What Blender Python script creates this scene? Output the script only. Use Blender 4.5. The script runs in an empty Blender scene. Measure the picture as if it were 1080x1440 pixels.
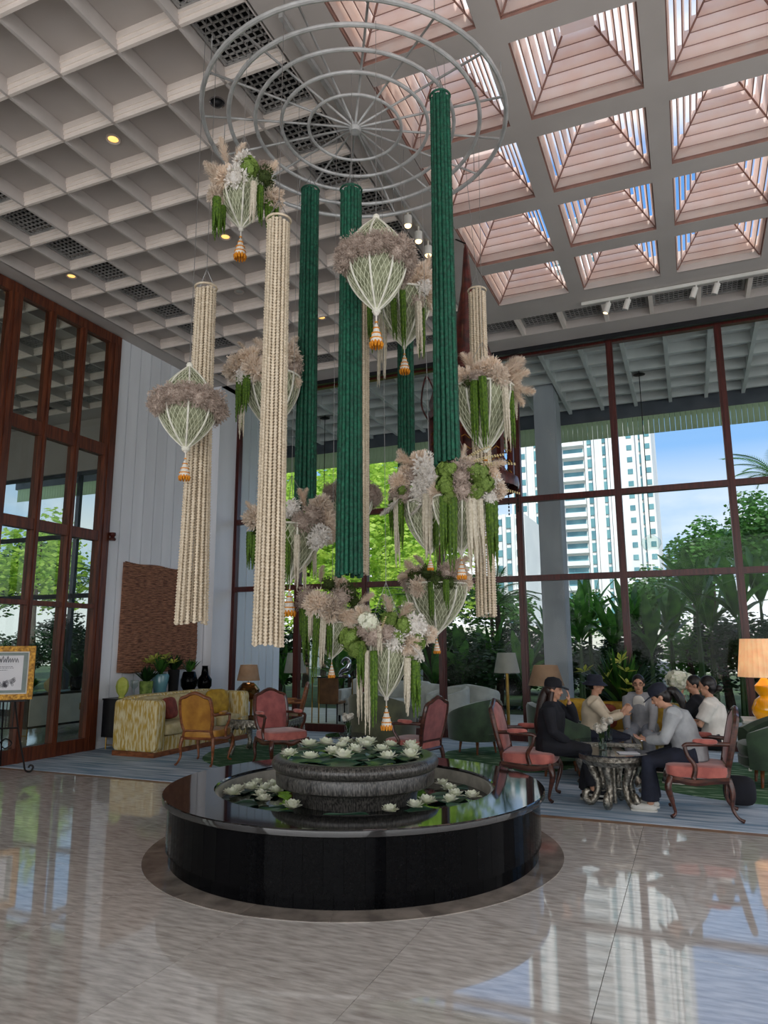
import bpy, math, random
from math import sin, cos, pi, radians, sqrt, atan2, hypot
import mathutils
from mathutils import Vector, Matrix, noise
R_ = random.Random(7)
S = bpy.context.scene
COL = S.collection
# ---------------------------------------------------------------- camera, sky, lights, exposure
CAM = Vector((0, 0, 1.6)); YAW, PITCH, ROLL, FPX = 0.39981846, 0.18160734, -0.0037631, 1008.2
cF = Vector((-sin(YAW)*cos(PITCH), cos(YAW)*cos(PITCH), sin(PITCH)))
cR = Vector((cos(YAW), sin(YAW), 0)); cU = cR.cross(cF)
cR, cU = cR*cos(ROLL)+cU*sin(ROLL), cU*cos(ROLL)-cR*sin(ROLL)
cd = bpy.data.cameras.new('camera'); cam = bpy.data.objects.new('camera', cd); COL.objects.link(cam)
cam.matrix_world = Matrix(((cR.x, cU.x, -cF.x, 0), (cR.y, cU.y, -cF.y, 0), (cR.z, cU.z, -cF.z, 1.6), (0, 0, 0, 1)))
cd.sensor_fit = 'VERTICAL'; cd.sensor_height = 24; cd.lens = 24*FPX/1440; cd.clip_end = 1000
S.camera = cam
S.view_settings.view_transform = 'Standard'; S.view_settings.look = 'None'
S.view_settings.exposure = 0.0; S.view_settings.gamma = 1.0; S.view_settings.use_curve_mapping = False
try: S.cycles.use_denoising = True
except Exception: pass
SKY_STRENGTH = 1.15; SUN = 4.0; REAR_FILL = 570; SIDE = 330; HALL = 160
W = bpy.data.worlds.new('world'); S.world = W; W.use_nodes = True
nt = W.node_tree; nt.nodes.clear(); N = nt.nodes.new; L = nt.links.new
tc = N('ShaderNodeTexCoord'); sep = N('ShaderNodeSeparateXYZ'); L(tc.outputs['Generated'], sep.inputs[0])
cr = N('ShaderNodeValToRGB'); L(sep.outputs[2], cr.inputs[0])
cr.color_ramp.elements[0].position = 0.0; cr.color_ramp.elements[0].color = (0.62, 0.78, 0.92, 1)
cr.color_ramp.elements[1].position = 0.75; cr.color_ramp.elements[1].color = (0.10, 0.28, 0.70, 1)
e = cr.color_ramp.elements.new(0.25); e.color = (0.17, 0.44, 0.88, 1)
mp = N('ShaderNodeMapping'); mp.inputs['Scale'].default_value = (1, 1, 2.6); L(tc.outputs['Generated'], mp.inputs[0])
nz = N('ShaderNodeTexNoise'); nz.inputs['Scale'].default_value = 2.6; nz.inputs['Detail'].default_value = 7; L(mp.outputs[0], nz.inputs[0])
c2 = N('ShaderNodeValToRGB'); L(nz.outputs[0], c2.inputs[0])
c2.color_ramp.elements[0].position = .36; c2.color_ramp.elements[1].position = .52
zr_ = N('ShaderNodeValToRGB'); L(sep.outputs[2], zr_.inputs[0]); el = zr_.color_ramp.elements
el[0].position = .12; el[0].color = (1, 1, 1, 1); el[1].position = .25; el[1].color = (.12, .12, .12, 1)
for p_, v_ in ((.46, .12), (.60, .96)): e = el.new(p_); e.color = (v_, v_, v_, 1)
ml = N('ShaderNodeMath'); ml.operation = 'MULTIPLY'; L(c2.outputs[0], ml.inputs[0]); L(zr_.outputs[0], ml.inputs[1])
mx = N('ShaderNodeMixRGB'); L(ml.outputs[0], mx.inputs[0]); L(cr.outputs[0], mx.inputs[1]); mx.inputs[2].default_value = (.97, .98, 1, 1)
bg = N('ShaderNodeBackground'); L(mx.outputs[0], bg.inputs[0]); bg.inputs[1].default_value = SKY_STRENGTH
wo = N('ShaderNodeOutputWorld'); L(bg.outputs[0], wo.inputs[0])
def light(name, kind, loc, energy, color=(1, 1, 1), rot=None, size=None, size_y=None, radius=None):
    l = bpy.data.lights.new(name, kind); l.energy = energy; l.color = color
    o = bpy.data.objects.new(name, l); o.location = loc; COL.objects.link(o)
    if rot is not None: o.rotation_euler = Vector(rot).to_track_quat('-Z', 'Y').to_euler()
    if size: l.shape = 'RECTANGLE'; l.size = size; l.size_y = size_y
    if radius is not None: l.shadow_soft_size = radius
    return o
sun = light('sun', 'SUN', (0, 0, 30), SUN, (1, .95, .88), rot=(-.35, .85, -.7)); sun.data.angle = .01
# assumed entrance light: area fill lamp added behind the camera before a closed wall
light('assumed_rear_fill', 'AREA', (-1, -6.7, 3.3), REAR_FILL, (.97, .98, 1), rot=(0, 1, .12), size=13, size_y=6)
light('side_fill', 'AREA', (6.6, 2.5, 3.3), SIDE, (.97, .98, 1), rot=(-1, 0, .1), size=15, size_y=6)  # added fill lamp inside the closed right wall, no window there
light('hall_fill', 'AREA', (-12.4, -.9, 3.3), HALL, (1, .98, .95), rot=(0, 1, .05), size=6, size_y=6)  # added fill lamp before the hall's rear wall, brightens the dark hall

def ray(x, y): return cF*FPX + cR*(x-540) - cU*(y-720)
def onz(x, y, z=0): d = ray(x, y); return CAM + d*((z-1.6)/d.z)
def onx(x, y, X): d = ray(x, y); return CAM + d*(X/d.x)
def ony(x, y, Y): d = ray(x, y); return CAM + d*(Y/d.y)
def hp(x, y, D): d = ray(x, y); return CAM + d*(D/hypot(d.x, d.y))
def px(P): v = Vector(P)-CAM; z = v.dot(cF); return (540+FPX*v.dot(cR)/z, 720-FPX*v.dot(cU)/z, z)

# ---------------------------------------------------------------- mesh helper
class M:
    def __init__(s): s.v = []; s.f = []; s.mi = []; s.c = 0; s.T = None
    def add(s, vs, fs, T=None):
        b = len(s.v); T = T or s.T
        s.v += [tuple(T @ Vector(p)) for p in vs] if T is not None else [tuple(p) for p in vs]
        s.f += [tuple(b+i for i in f) for f in fs]; s.mi += [s.c]*len(fs); return s
    def box(s, a, b, T=None):
        x0, y0, z0 = a; x1, y1, z1 = b
        return s.add([(x0,y0,z0),(x1,y0,z0),(x1,y1,z0),(x0,y1,z0),(x0,y0,z1),(x1,y0,z1),(x1,y1,z1),(x0,y1,z1)],
                     [(0,3,2,1),(4,5,6,7),(0,1,5,4),(1,2,6,5),(2,3,7,6),(3,0,4,7)], T)
    def cbox(s, c, d, T=None):
        return s.box((c[0]-d[0]/2, c[1]-d[1]/2, c[2]-d[2]/2), (c[0]+d[0]/2, c[1]+d[1]/2, c[2]+d[2]/2), T)
    def tube(s, pts, r, n=6, caps=True, closed=False, T=None, flat=1.0):
        P = [Vector(p) for p in pts]; k = len(P)
        rr = r if isinstance(r, (list, tuple)) else [r]*k
        vs = []; fs = []; up = None
        for i in range(k):
            if closed: t = P[(i+1) % k]-P[i-1]
            else: t = P[min(i+1, k-1)]-P[max(i-1, 0)]
            if t.length < 1e-9: t = Vector((0, 0, 1))
            t.normalize()
            if up is None: up = Vector((0, 0, 1)) if abs(t.z) < .9 else Vector((1, 0, 0))
            a = t.cross(up)
            if a.length < 1e-6: a = t.cross(Vector((0, 1, 0)))
            a.normalize(); b = a.cross(t).normalized(); up = b
            for j in range(n):
                q = 2*pi*j/n; vs.append(P[i]+a*cos(q)*rr[i]+b*sin(q)*rr[i]*flat)
        m = k if closed else k-1
        for i in range(m):
            for j in range(n):
                i2 = (i+1) % k
                fs.append((i*n+j, i2*n+j, i2*n+(j+1) % n, i*n+(j+1) % n)[::-1])
        if caps and not closed:
            fs.append(tuple(range(n))); fs.append(tuple((k-1)*n+j for j in range(n))[::-1])
        return s.add(vs, fs, T)
    def lathe(s, prof, n=20, c=(0, 0, 0), T=None, rf=None, a0=0, a1=2*pi, cap=False):
        vs = []; fs = []; full = abs(a1-a0-2*pi) < 1e-6; cols = n if full else n+1
        for (r, z) in prof:
            for j in range(cols):
                q = a0+(a1-a0)*j/n; k = r*(rf(q, z) if rf else 1)
                vs.append((c[0]+k*cos(q), c[1]+k*sin(q), c[2]+z))
        for i in range(len(prof)-1):
            for j in range(n):
                j2 = (j+1) % cols
                fs.append((i*cols+j, i*cols+j2, (i+1)*cols+j2, (i+1)*cols+j))
        if full and cap:
            if prof[0][0] > 1e-5: fs.append(tuple(range(n))[::-1])
            if prof[-1][0] > 1e-5: fs.append(tuple((len(prof)-1)*n+j for j in range(n)))
        return s.add(vs, fs, T)
    def sq(s, c, d, e=.4, n=14, m=9, T=None):   # superellipsoid cushion
        f = lambda w, k: math.copysign(abs(w)**k, w)
        vs = []; fs = []
        for i in range(m+1):
            a = -pi/2+pi*i/m
            for j in range(n):
                b = 2*pi*j/n
                vs.append((c[0]+d[0]/2*f(cos(a), e)*f(cos(b), e), c[1]+d[1]/2*f(cos(a), e)*f(sin(b), e), c[2]+d[2]/2*f(sin(a), e)))
        for i in range(m):
            for j in range(n): fs.append((i*n+j, i*n+(j+1) % n, (i+1)*n+(j+1) % n, (i+1)*n+j))
        return s.add(vs, fs, T)
    def pad(s, out, th, bul, axis=0, T=None):   # outline (u,v) padded panel, thickness along axis
        cx = sum(p[0] for p in out)/len(out); cy = sum(p[1] for p in out)/len(out); n = len(out); vs = []; fs = []
        lay = [(1, -th), (1, 0), (.93, bul*.6), (.6, bul*.95), (.0, bul)]
        for (k, h) in lay:
            for p in out: vs.append((h, cx+(p[0]-cx)*k, cy+(p[1]-cy)*k))
        for i in range(len(lay)-1):
            for j in range(n): fs.append((i*n+j, i*n+(j+1) % n, (i+1)*n+(j+1) % n, (i+1)*n+j))
        fs.append(tuple(range(n))[::-1])
        return s.add(vs, fs, T)
    def mesh(s, name, mats, smooth=True, ang=None):
        me = bpy.data.meshes.new(name); me.from_pydata(s.v, [], s.f)
        for m in (mats if isinstance(mats, (list, tuple)) else [mats]): me.materials.append(m)
        me.polygons.foreach_set('material_index', s.mi)
        me.polygons.foreach_set('use_smooth', [bool(smooth)]*len(s.f)); me.update()
        if smooth and ang:
            try: me.set_sharp_from_angle(angle=radians(ang))
            except Exception: pass
        return me
    def build(s, name, mats, parent=None, loc=None, smooth=True, ang=40):
        return put(name, s.mesh(name, mats, smooth, ang), parent, loc)
def put(name, me, parent=None, loc=None, rot=None, scale=None):
    o = bpy.data.objects.new(name, me); COL.objects.link(o)
    if parent is not None: o.parent = parent
    if loc is not None: o.location = loc
    if rot is not None: o.rotation_euler = rot
    if scale is not None: o.scale = (scale,)*3 if isinstance(scale, (int, float)) else scale
    return o
def tag(o, label, cat=None, group=None, kind=None):
    if label: o['label'] = label
    if cat: o['category'] = cat
    if group: o['group'] = group
    if kind: o['kind'] = kind
    return o
def thing(name, label, cat, loc=(0, 0, 0), rz=0, group=None):
    o = bpy.data.objects.new(name, None); COL.objects.link(o); o.empty_display_size = .1
    o.location = loc; o.rotation_euler = (0, 0, rz); return tag(o, label, cat, group)
def copy_tree(o, parent=None):
    c = o.copy(); COL.objects.link(c)
    if parent is not None: c.parent = parent
    for ch in list(o.children): copy_tree(ch, c)
    return c
def cat_rom(P, k=6):
    P = [Vector(p) for p in P]; o = []
    for i in range(len(P)-1):
        a, b, c, d = P[max(i-1, 0)], P[i], P[i+1], P[min(i+2, len(P)-1)]
        for j in range(k):
            t = j/k; o.append(.5*((2*b)+(c-a)*t+(2*a-5*b+4*c-d)*t*t+(3*b-a-3*c+d)*t**3))
    o.append(P[-1]); return o
def rrf(lst, k=6):
    o = []
    for i in range(len(lst)-1):
        for j in range(k): o.append(lst[i]+(lst[i+1]-lst[i])*j/k)
    return o+[lst[-1]]

# ---------------------------------------------------------------- materials
def srgb(c): return tuple((x/255/12.92 if x/255 <= .04045 else ((x/255+.055)/1.055)**2.4) for x in c)+(1,)
def mat(name, c, rough=.6, metal=0, c2=None, scale=6, stretch=(1, 1, 1), rot=0, lo=.35, hi=.65, bump=0, bscale=None, spec=.5, trans=0, emit=0, coat=0, detail=4, perobj=0, ior=1.5, world=False, sheen=0):
    m = bpy.data.materials.new(name); m.use_nodes = True; t = m.node_tree; n = t.nodes.new; l = t.links.new
    b = t.nodes['Principled BSDF']; c = srgb(c); c2 = srgb(c2) if c2 else tuple(x*.82 for x in c[:3])+(1,)
    b.inputs['Roughness'].default_value = rough; b.inputs['Metallic'].default_value = metal
    b.inputs['Specular IOR Level'].default_value = spec; b.inputs['IOR'].default_value = ior
    if coat: b.inputs['Coat Weight'].default_value = coat; b.inputs['Coat Roughness'].default_value = .03
    if sheen: b.inputs['Sheen Weight'].default_value = sheen
    co = n('ShaderNodeNewGeometry').outputs['Position'] if world else n('ShaderNodeTexCoord').outputs['Object']
    mp = n('ShaderNodeMapping'); l(co, mp.inputs[0]); mp.inputs['Scale'].default_value = stretch; mp.inputs['Rotation'].default_value = (0, 0, rot)
    if perobj:
        oi = n('ShaderNodeObjectInfo'); cm = n('ShaderNodeCombineXYZ'); mu = n('ShaderNodeMath'); mu.operation = 'MULTIPLY'; mu.inputs[1].default_value = 37
        l(oi.outputs['Random'], mu.inputs[0]); l(mu.outputs[0], cm.inputs[0]); l(mu.outputs[0], cm.inputs[1]); l(cm.outputs[0], mp.inputs['Location'])
    nz = n('ShaderNodeTexNoise'); nz.inputs['Scale'].default_value = scale; nz.inputs['Detail'].default_value = detail; l(mp.outputs[0], nz.inputs[0])
    rp = n('ShaderNodeValToRGB'); l(nz.outputs[0], rp.inputs[0])
    rp.color_ramp.elements[0].position = lo; rp.color_ramp.elements[1].position = hi
    rp.color_ramp.elements[0].color = c2; rp.color_ramp.elements[1].color = c
    out = rp.outputs[0]
    if perobj:
        hs = n('ShaderNodeHueSaturation'); ad = n('ShaderNodeMath'); ad.operation = 'MULTIPLY_ADD'; ad.inputs[1].default_value = perobj; ad.inputs[2].default_value = 1-perobj/2
        l(oi.outputs['Random'], ad.inputs[0]); l(ad.outputs[0], hs.inputs['Value']); l(out, hs.inputs['Color']); out = hs.outputs[0]
    l(out, b.inputs['Base Color'])
    if emit: l(out, b.inputs['Emission Color']); b.inputs['Emission Strength'].default_value = emit
    if bump:
        nb = n('ShaderNodeTexNoise'); nb.inputs['Scale'].default_value = bscale or scale*3; nb.inputs['Detail'].default_value = 3; l(mp.outputs[0], nb.inputs[0])
        bp = n('ShaderNodeBump'); bp.inputs['Strength'].default_value = bump; bp.inputs['Distance'].default_value = .02
        l(nb.outputs[0], bp.inputs['Height']); l(bp.outputs[0], b.inputs['Normal'])
    if trans:
        o = t.nodes['Material Output']; tr = n('ShaderNodeBsdfTranslucent'); l(out, tr.inputs[0]); mxs = n('ShaderNodeMixShader'); mxs.inputs[0].default_value = trans
        l(b.outputs[0], mxs.inputs[1]); l(tr.outputs[0], mxs.inputs[2]); l(mxs.outputs[0], o.inputs[0])
    return m
def glass_mat(name, tint=(1, 1, 1), refl=1.0, ior=1.45):
    m = bpy.data.materials.new(name); m.use_nodes = True; t = m.node_tree; t.nodes.clear(); n = t.nodes.new; l = t.links.new
    fr = n('ShaderNodeFresnel'); fr.inputs[0].default_value = ior; ge = n('ShaderNodeNewGeometry'); iv = n('ShaderNodeMath'); iv.operation = 'SUBTRACT'; iv.inputs[0].default_value = 1; l(ge.outputs['Backfacing'], iv.inputs[1])
    m0 = n('ShaderNodeMath'); m0.operation = 'MULTIPLY'; m0.inputs[1].default_value = refl; l(fr.outputs[0], m0.inputs[0]); mu = n('ShaderNodeMath'); mu.operation = 'MULTIPLY'; l(m0.outputs[0], mu.inputs[0]); l(iv.outputs[0], mu.inputs[1])
    nz = n('ShaderNodeTexNoise'); nz.inputs['Scale'].default_value = 1.5; hb = n('ShaderNodeBump'); hb.inputs['Strength'].default_value = .02; hb.inputs['Distance'].default_value = .01; l(nz.outputs[0], hb.inputs['Height'])
    tr = n('ShaderNodeBsdfTransparent'); tr.inputs[0].default_value = tuple(tint)+(1,)
    gl = n('ShaderNodeBsdfGlossy'); gl.inputs['Roughness'].default_value = .01; l(hb.outputs[0], gl.inputs['Normal'])
    mxs = n('ShaderNodeMixShader'); l(mu.outputs[0], mxs.inputs[0]); l(tr.outputs[0], mxs.inputs[1]); l(gl.outputs[0], mxs.inputs[2])
    o = n('ShaderNodeOutputMaterial'); l(mxs.outputs[0], o.inputs[0]); return m
K = {}
K['ceil'] = mat('ceiling_plaster', (190, 182, 176), .85, c2=(182, 174, 168), scale=1.5, bump=.04, world=True)
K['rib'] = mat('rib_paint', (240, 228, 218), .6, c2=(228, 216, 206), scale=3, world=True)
K['ribs'] = mat('rib_shade_paint', (205, 196, 190), .7, c2=(194, 186, 180), scale=3, world=True)  # same rib paint, darkened to carry the shade on the lengthwise ribs
K['grille'] = mat('grille_grey', (170, 168, 165), .5, c2=(150, 148, 145), scale=9)
K['dark'] = mat('dark_void', (16, 16, 18), .9, c2=(8, 8, 9), scale=4)
K['louver'] = mat('louver_blush', (255, 246, 240), .65, c2=(252, 238, 230), scale=5, world=True, trans=.6)
K['louverline'] = mat('louver_frame', (150, 112, 100), .6, c2=(130, 98, 88), scale=8)
K['sashgrey'] = mat('roof_sash_metal', (60, 62, 64), .4, .6, c2=(45, 46, 48), scale=8)
K['board'] = mat('white_board_paint', (240, 242, 246), .5, c2=(228, 230, 234), scale=2, stretch=(1, 1, .2), world=True, perobj=.05)
K['walnut'] = mat('red_walnut', (112, 58, 34), .38, c2=(72, 32, 20), scale=5, stretch=(6, 6, .5), bump=.05, world=True)
K['mull'] = mat('mullion_oxblood', (86, 34, 28), .35, c2=(62, 24, 20), scale=5, stretch=(5, 5, .5), world=True)
K['glass'] = glass_mat('window_glass', (.97, .99, .985), .35, 1.4)
K['glassl'] = glass_mat('side_glass', (.80, .84, .82), 1.0, 1.5)
K['marble'] = mat('floor_marble', (226, 221, 215), .045, c2=(178, 171, 164), scale=4.0, stretch=(1.7, 7.5, 1), rot=-.36, lo=.30, hi=.64, detail=10, world=True, perobj=.14, spec=.8, ior=1.95, coat=0)
K['grout'] = mat('floor_grout', (92, 86, 80), .6, scale=5)
K['ringst'] = mat('brown_border_marble', (160, 150, 140), .1, c2=(116, 108, 101), scale=5, detail=8, world=True, perobj=.15, spec=.7, ior=1.6)
K['granite'] = mat('black_granite', (7, 8, 10), .08, c2=(4, 4, 6), scale=60, perobj=.5, spec=.10, ior=1.4)
K['cope'] = mat('coping_granite', (16, 18, 21), .05, c2=(9, 10, 12), scale=60, perobj=.4, spec=.7, ior=1.7)
K['poolw'] = mat('pool_wall_stone', (190, 186, 174), .35, c2=(160, 156, 144), scale=10)
K['bowl'] = mat('bowl_granite', (100, 97, 92), .3, c2=(24, 24, 24), scale=95, stretch=(1, 1, .3), lo=.38, hi=.66, bump=.2, bscale=50, spec=.6)
K['water'] = mat('pond_water', (20, 30, 28), .02, c2=(10, 17, 17), scale=5, bump=.12, bscale=9, spec=.9)
K['leafpad'] = mat('lily_pad', (56, 92, 70), .3, c2=(30, 58, 46), scale=6, perobj=.3)
K['petal'] = mat('lotus_petal', (255, 254, 242), .5, c2=(236, 242, 214), scale=8, trans=.2)
K['green'] = mat('green_rope', (16, 98, 72), .6, c2=(7, 62, 46), scale=26, stretch=(1, 1, 1.6), bump=.3, bscale=90, perobj=.3)
K['cream'] = mat('cream_bead', (232, 217, 192), .6, c2=(212, 195, 168), scale=26, bump=.2, bscale=90, perobj=.16)
K['wire'] = mat('steel_wire', (160, 160, 158), .4, .7, scale=8)
K['ring'] = mat('grey_ring_metal', (196, 196, 194), .4, .2, c2=(170, 170, 168), scale=8)
K['net'] = mat('macrame_cord', (226, 228, 200), .7, c2=(204, 208, 176), scale=30)
K['lining'] = mat('basket_lining', (176, 180, 150), .8, c2=(124, 128, 100), scale=20)
K['netcl'] = mat('white_cord', (240, 238, 224), .6, c2=(222, 220, 204), scale=30)
K['statice'] = mat('dried_statice', (212, 196, 182), .8, c2=(166, 146, 134), scale=22, perobj=.1)
K['hydr'] = mat('green_hydrangea', (152, 178, 86), .7, c2=(88, 116, 48), scale=16, trans=.2, perobj=.25)
K['moss'] = mat('olive_moss', (78, 96, 34), .8, c2=(40, 56, 20), scale=16, perobj=.25)
K['whitefl'] = mat('white_foliage', (255, 252, 246), .7, c2=(238, 232, 224), scale=16, trans=.2)
K['pampas'] = mat('pampas_beige', (255, 246, 232), .8, c2=(240, 222, 204), scale=12, trans=.35, perobj=.2)
K['amar'] = mat('green_amaranthus', (98, 132, 30), .7, c2=(52, 84, 16), scale=30, perobj=.2, trans=.15)
K['amarc'] = mat('cream_amaranthus', (232, 224, 204), .7, c2=(204, 194, 170), scale=30, trans=.15)
K['orange'] = mat('marigold_orange', (236, 160, 34), .6, c2=(206, 120, 20), scale=20)
K['pale'] = mat('tassel_white', (240, 236, 226), .6, c2=(216, 210, 198), scale=20)
K['pink'] = mat('coral_velvet', (196, 112, 100), .75, c2=(164, 86, 78), scale=10, sheen=.4)
K['pinkb'] = mat('rose_velvet', (170, 92, 88), .75, c2=(140, 72, 70), scale=10, sheen=.4)
K['wood'] = mat('carved_walnut', (92, 50, 36), .3, c2=(52, 27, 20), scale=9, stretch=(1, 1, 3), coat=.4)
K['wood2'] = mat('honey_wood', (150, 92, 54), .35, c2=(106, 60, 34), scale=9, stretch=(1, 1, 3))
K['tan'] = mat('mustard_leather', (190, 136, 52), .4, c2=(160, 106, 40), scale=7, bump=.05)
K['tan2'] = mat('brown_leather', (166, 112, 60), .45, c2=(132, 84, 44), scale=7, bump=.05)
K['velvet'] = mat('forest_velvet', (56, 84, 56), .7, c2=(34, 56, 38), scale=6, sheen=.5)
K['olive'] = mat('olive_velvet', (84, 88, 60), .7, c2=(56, 60, 40), scale=6, sheen=.5)
K['sofa'] = mat('gold_sofa_fabric', (228, 216, 172), .7, c2=(196, 162, 70), scale=14, stretch=(2.2, 2.2, .45), lo=.42, hi=.58, bump=.5, bscale=16)
K['cush'] = mat('cream_cushion', (214, 200, 156), .8, c2=(190, 172, 120), scale=10)
K['gold'] = mat('gold_fabric', (196, 158, 44), .6, c2=(160, 122, 26), scale=12)
K['red'] = mat('brick_red_fabric', (150, 70, 56), .8, c2=(116, 50, 40), scale=12)
K['silver'] = mat('hammered_silver', (196, 190, 176), .28, .85, c2=(110, 104, 94), scale=34, bump=.5, bscale=60)
K['gilt'] = mat('gilded_frame', (190, 142, 56), .35, .6, c2=(120, 82, 28), scale=30, bump=.4, bscale=50)
K['bronze'] = mat('bronze_glaze', (150, 108, 60), .15, .85, c2=(60, 42, 26), scale=5)
K['tabletop'] = mat('dark_glass_top', (40, 46, 58), .04, c2=(28, 32, 42), scale=3, spec=.8)
K['clear'] = glass_mat('clear_vase_glass', (.86, .92, .9), 1.2, 1.5)
K['yglass'] = mat('yellow_glass', (246, 178, 12), .08, c2=(226, 150, 6), scale=3, coat=1, emit=.10)
K['shade'] = mat('beige_shade', (188, 164, 138), .8, c2=(172, 148, 122), scale=6, trans=.4)
K['shadel'] = mat('pleated_shade', (250, 226, 190), .8, c2=(236, 206, 166), scale=8, trans=.4, emit=.30)
K['shadeg'] = mat('grey_shade', (206, 204, 192), .8, c2=(190, 188, 176), scale=6, trans=.4)
K['brass'] = mat('brushed_brass', (176, 140, 70), .3, .8, scale=10)
K['black'] = mat('black_lacquer', (20, 22, 28), .4, c2=(12, 13, 17), scale=8)
K['white'] = mat('white_lacquer', (226, 224, 216), .4, c2=(212, 210, 202), scale=4)
K['paper'] = mat('paper_white', (240, 240, 242), .8, c2=(228, 228, 232), scale=3)
K['matb'] = mat('sage_mount', (150, 164, 160), .8, scale=6)
K['ink'] = mat('ink_grey', (96, 96, 104), .8, scale=12)
K['iron'] = mat('wrought_iron', (30, 28, 28), .5, .5, scale=10)
K['weave'] = mat('woven_rattan', (176, 126, 98), .9, c2=(104, 68, 52), scale=14, stretch=(1, .5, 5), lo=.38, hi=.6, bump=.8, bscale=30)
K['carpet'] = mat('watery_carpet', (200, 214, 228), .7, c2=(118, 150, 176), scale=2.6, stretch=(.45, 4, 1), rot=.12, lo=.38, hi=.62, detail=7, world=True)
K['carpetedge'] = mat('tan_border', (152, 122, 96), .5, c2=(130, 102, 80), scale=5, world=True)
K['rug'] = mat('leaf_green_rug', (58, 104, 66), .9, c2=(150, 178, 150), scale=4.2, stretch=(.7, 3, 1), lo=.36, hi=.46, detail=4, world=True)
K['skin'] = mat('skin', (206, 158, 130), .5, c2=(190, 140, 114), scale=6)
K['hair'] = mat('black_hair', (26, 20, 20), .4, c2=(14, 10, 10), scale=20, stretch=(3, 3, .4))
K['brownhair'] = mat('brown_hair', (52, 30, 24), .4, c2=(30, 18, 14), scale=20, stretch=(3, 3, .4))
K['navy'] = mat('navy_cloth', (34, 40, 58), .85, c2=(24, 28, 42), scale=8)
K['blackc'] = mat('black_cloth', (22, 24, 34), .85, c2=(14, 15, 22), scale=8)
K['beige'] = mat('beige_jacket', (214, 200, 176), .8, c2=(194, 180, 156), scale=8)
K['greyc'] = mat('grey_jacket', (158, 160, 164), .8, c2=(136, 138, 142), scale=8)
K['lgrey'] = mat('pale_grey_shirt', (176, 180, 182), .8, c2=(152, 156, 160), scale=8)
K['wtee'] = mat('white_tshirt', (232, 228, 220), .8, c2=(212, 208, 200), scale=8)
K['jeans'] = mat('pale_trousers', (150, 156, 164), .8, c2=(126, 132, 142), scale=8)
K['stem'] = mat('stem_green', (54, 84, 34), .6, c2=(36, 60, 24), scale=8)
K['dleaf'] = mat('dark_leaf', (40, 78, 34), .45, c2=(20, 46, 20), scale=5, trans=.3, perobj=.4)
K['mleaf'] = mat('banana_leaf', (84, 136, 56), .4, c2=(44, 88, 36), scale=5, trans=.45, perobj=.5)
K['bleaf'] = mat('sunlit_leaf', (204, 228, 104), .5, c2=(140, 184, 60), scale=5, trans=.5, perobj=.2)
K['trunk'] = mat('bark', (84, 72, 58), .9, c2=(56, 46, 38), scale=12)
K['rose'] = mat('white_tulip', (246, 242, 234), .5, c2=(228, 224, 208), scale=8, trans=.2)
K['lilyc'] = mat('lily_yellow', (222, 226, 120), .5, c2=(180, 196, 70), scale=8, trans=.2)
K['tower'] = mat('tower_white', (232, 232, 230), .6, c2=(214, 216, 216), scale=.1)
K['towerglass'] = mat('tower_glass', (110, 160, 166), .2, c2=(80, 128, 140), scale=.3, spec=.8)
K['porchfloor'] = mat('terrace_stone', (190, 190, 186), .5, c2=(168, 168, 164), scale=3, world=True)
K['ground'] = mat('garden_ground', (70, 96, 52), .9, c2=(50, 60, 38), scale=1.2, world=True)
K['porchc'] = mat('porch_paint', (206, 208, 206), .8, c2=(192, 194, 192), scale=2, world=True)
K['porchd'] = mat('porch_beam_grey', (78, 84, 92), .6, c2=(62, 68, 76), scale=4, world=True)
K['slat'] = mat('green_awning', (176, 196, 160), .6, c2=(156, 178, 140), scale=4)
K['column'] = mat('column_grey', (172, 176, 180), .6, c2=(154, 158, 164), scale=2, stretch=(1, 1, .3), world=True)
K['wsofa'] = mat('outdoor_white', (206, 208, 202), .8, c2=(186, 188, 182), scale=6)
K['wicker'] = mat('brown_panel', (124, 84, 50), .6, c2=(96, 62, 36), scale=10)
K['pagoda'] = mat('lantern_mahogany', (92, 34, 28), .35, c2=(48, 18, 16), scale=14, coat=.3)
K['bulb'] = mat('warm_bulb', (255, 226, 170), .5, c2=(255, 214, 150), scale=3, emit=3)
K['lampon'] = mat('downlight_lens', (255, 200, 120), .5, c2=(250, 186, 100), scale=3, emit=1.6)
K['chrome'] = mat('chrome', (200, 200, 205), .1, 1, scale=4)
K['carw'] = mat('car_paint', (226, 230, 232), .2, c2=(210, 214, 218), scale=1, coat=.6)
# ================================================================ setting
ZC = 6.8; XL = -8.71; YB = 12.3; YC = 7.22
def empty_struct(name, label=None):
    o = thing(name, label, None); o['kind'] = 'structure'; return o
# ---- floor
fl = M().box((-8.75, -7, -.12), (7, YC, -.006)).build('floor', K['grout']); tag(fl, 'large grey veined marble tiles of the lobby floor', kind='structure')
tx = [-.52+1.02*k for k in range(-8, 8)]; ty = [3.34+.99*k for k in range(-10, 5)]
tm = {}
for i in range(len(tx)-1):
    for j in range(len(ty)-1):
        x0, x1, y0, y1 = max(tx[i], XL), min(tx[i+1], 7), max(ty[j], -7), min(ty[j+1], YC-.1)
        if x1-x0 < .05 or y1-y0 < .05: continue
        k = (round(x1-x0, 3), round(y1-y0, 3))
        if k not in tm: g = .0018; tm[k] = M().box((g, g, -.02), (k[0]-g, k[1]-g, 0)).mesh('floor_tile', K['marble'], False)
        put('floor_tile', tm[k], fl, (x0, y0, 0))
M().box((XL, YC-.1, -.02), (7, YC, .0)).build('border_strip', K['carpetedge'], fl, smooth=False)
cp = M().box((-8.75, YC, -.12), (7, YB, .004)).build('floor_seating_area', K['carpet'], smooth=False); tag(cp, 'watery grey blue streaked floor of the seating area', kind='structure')
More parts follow.
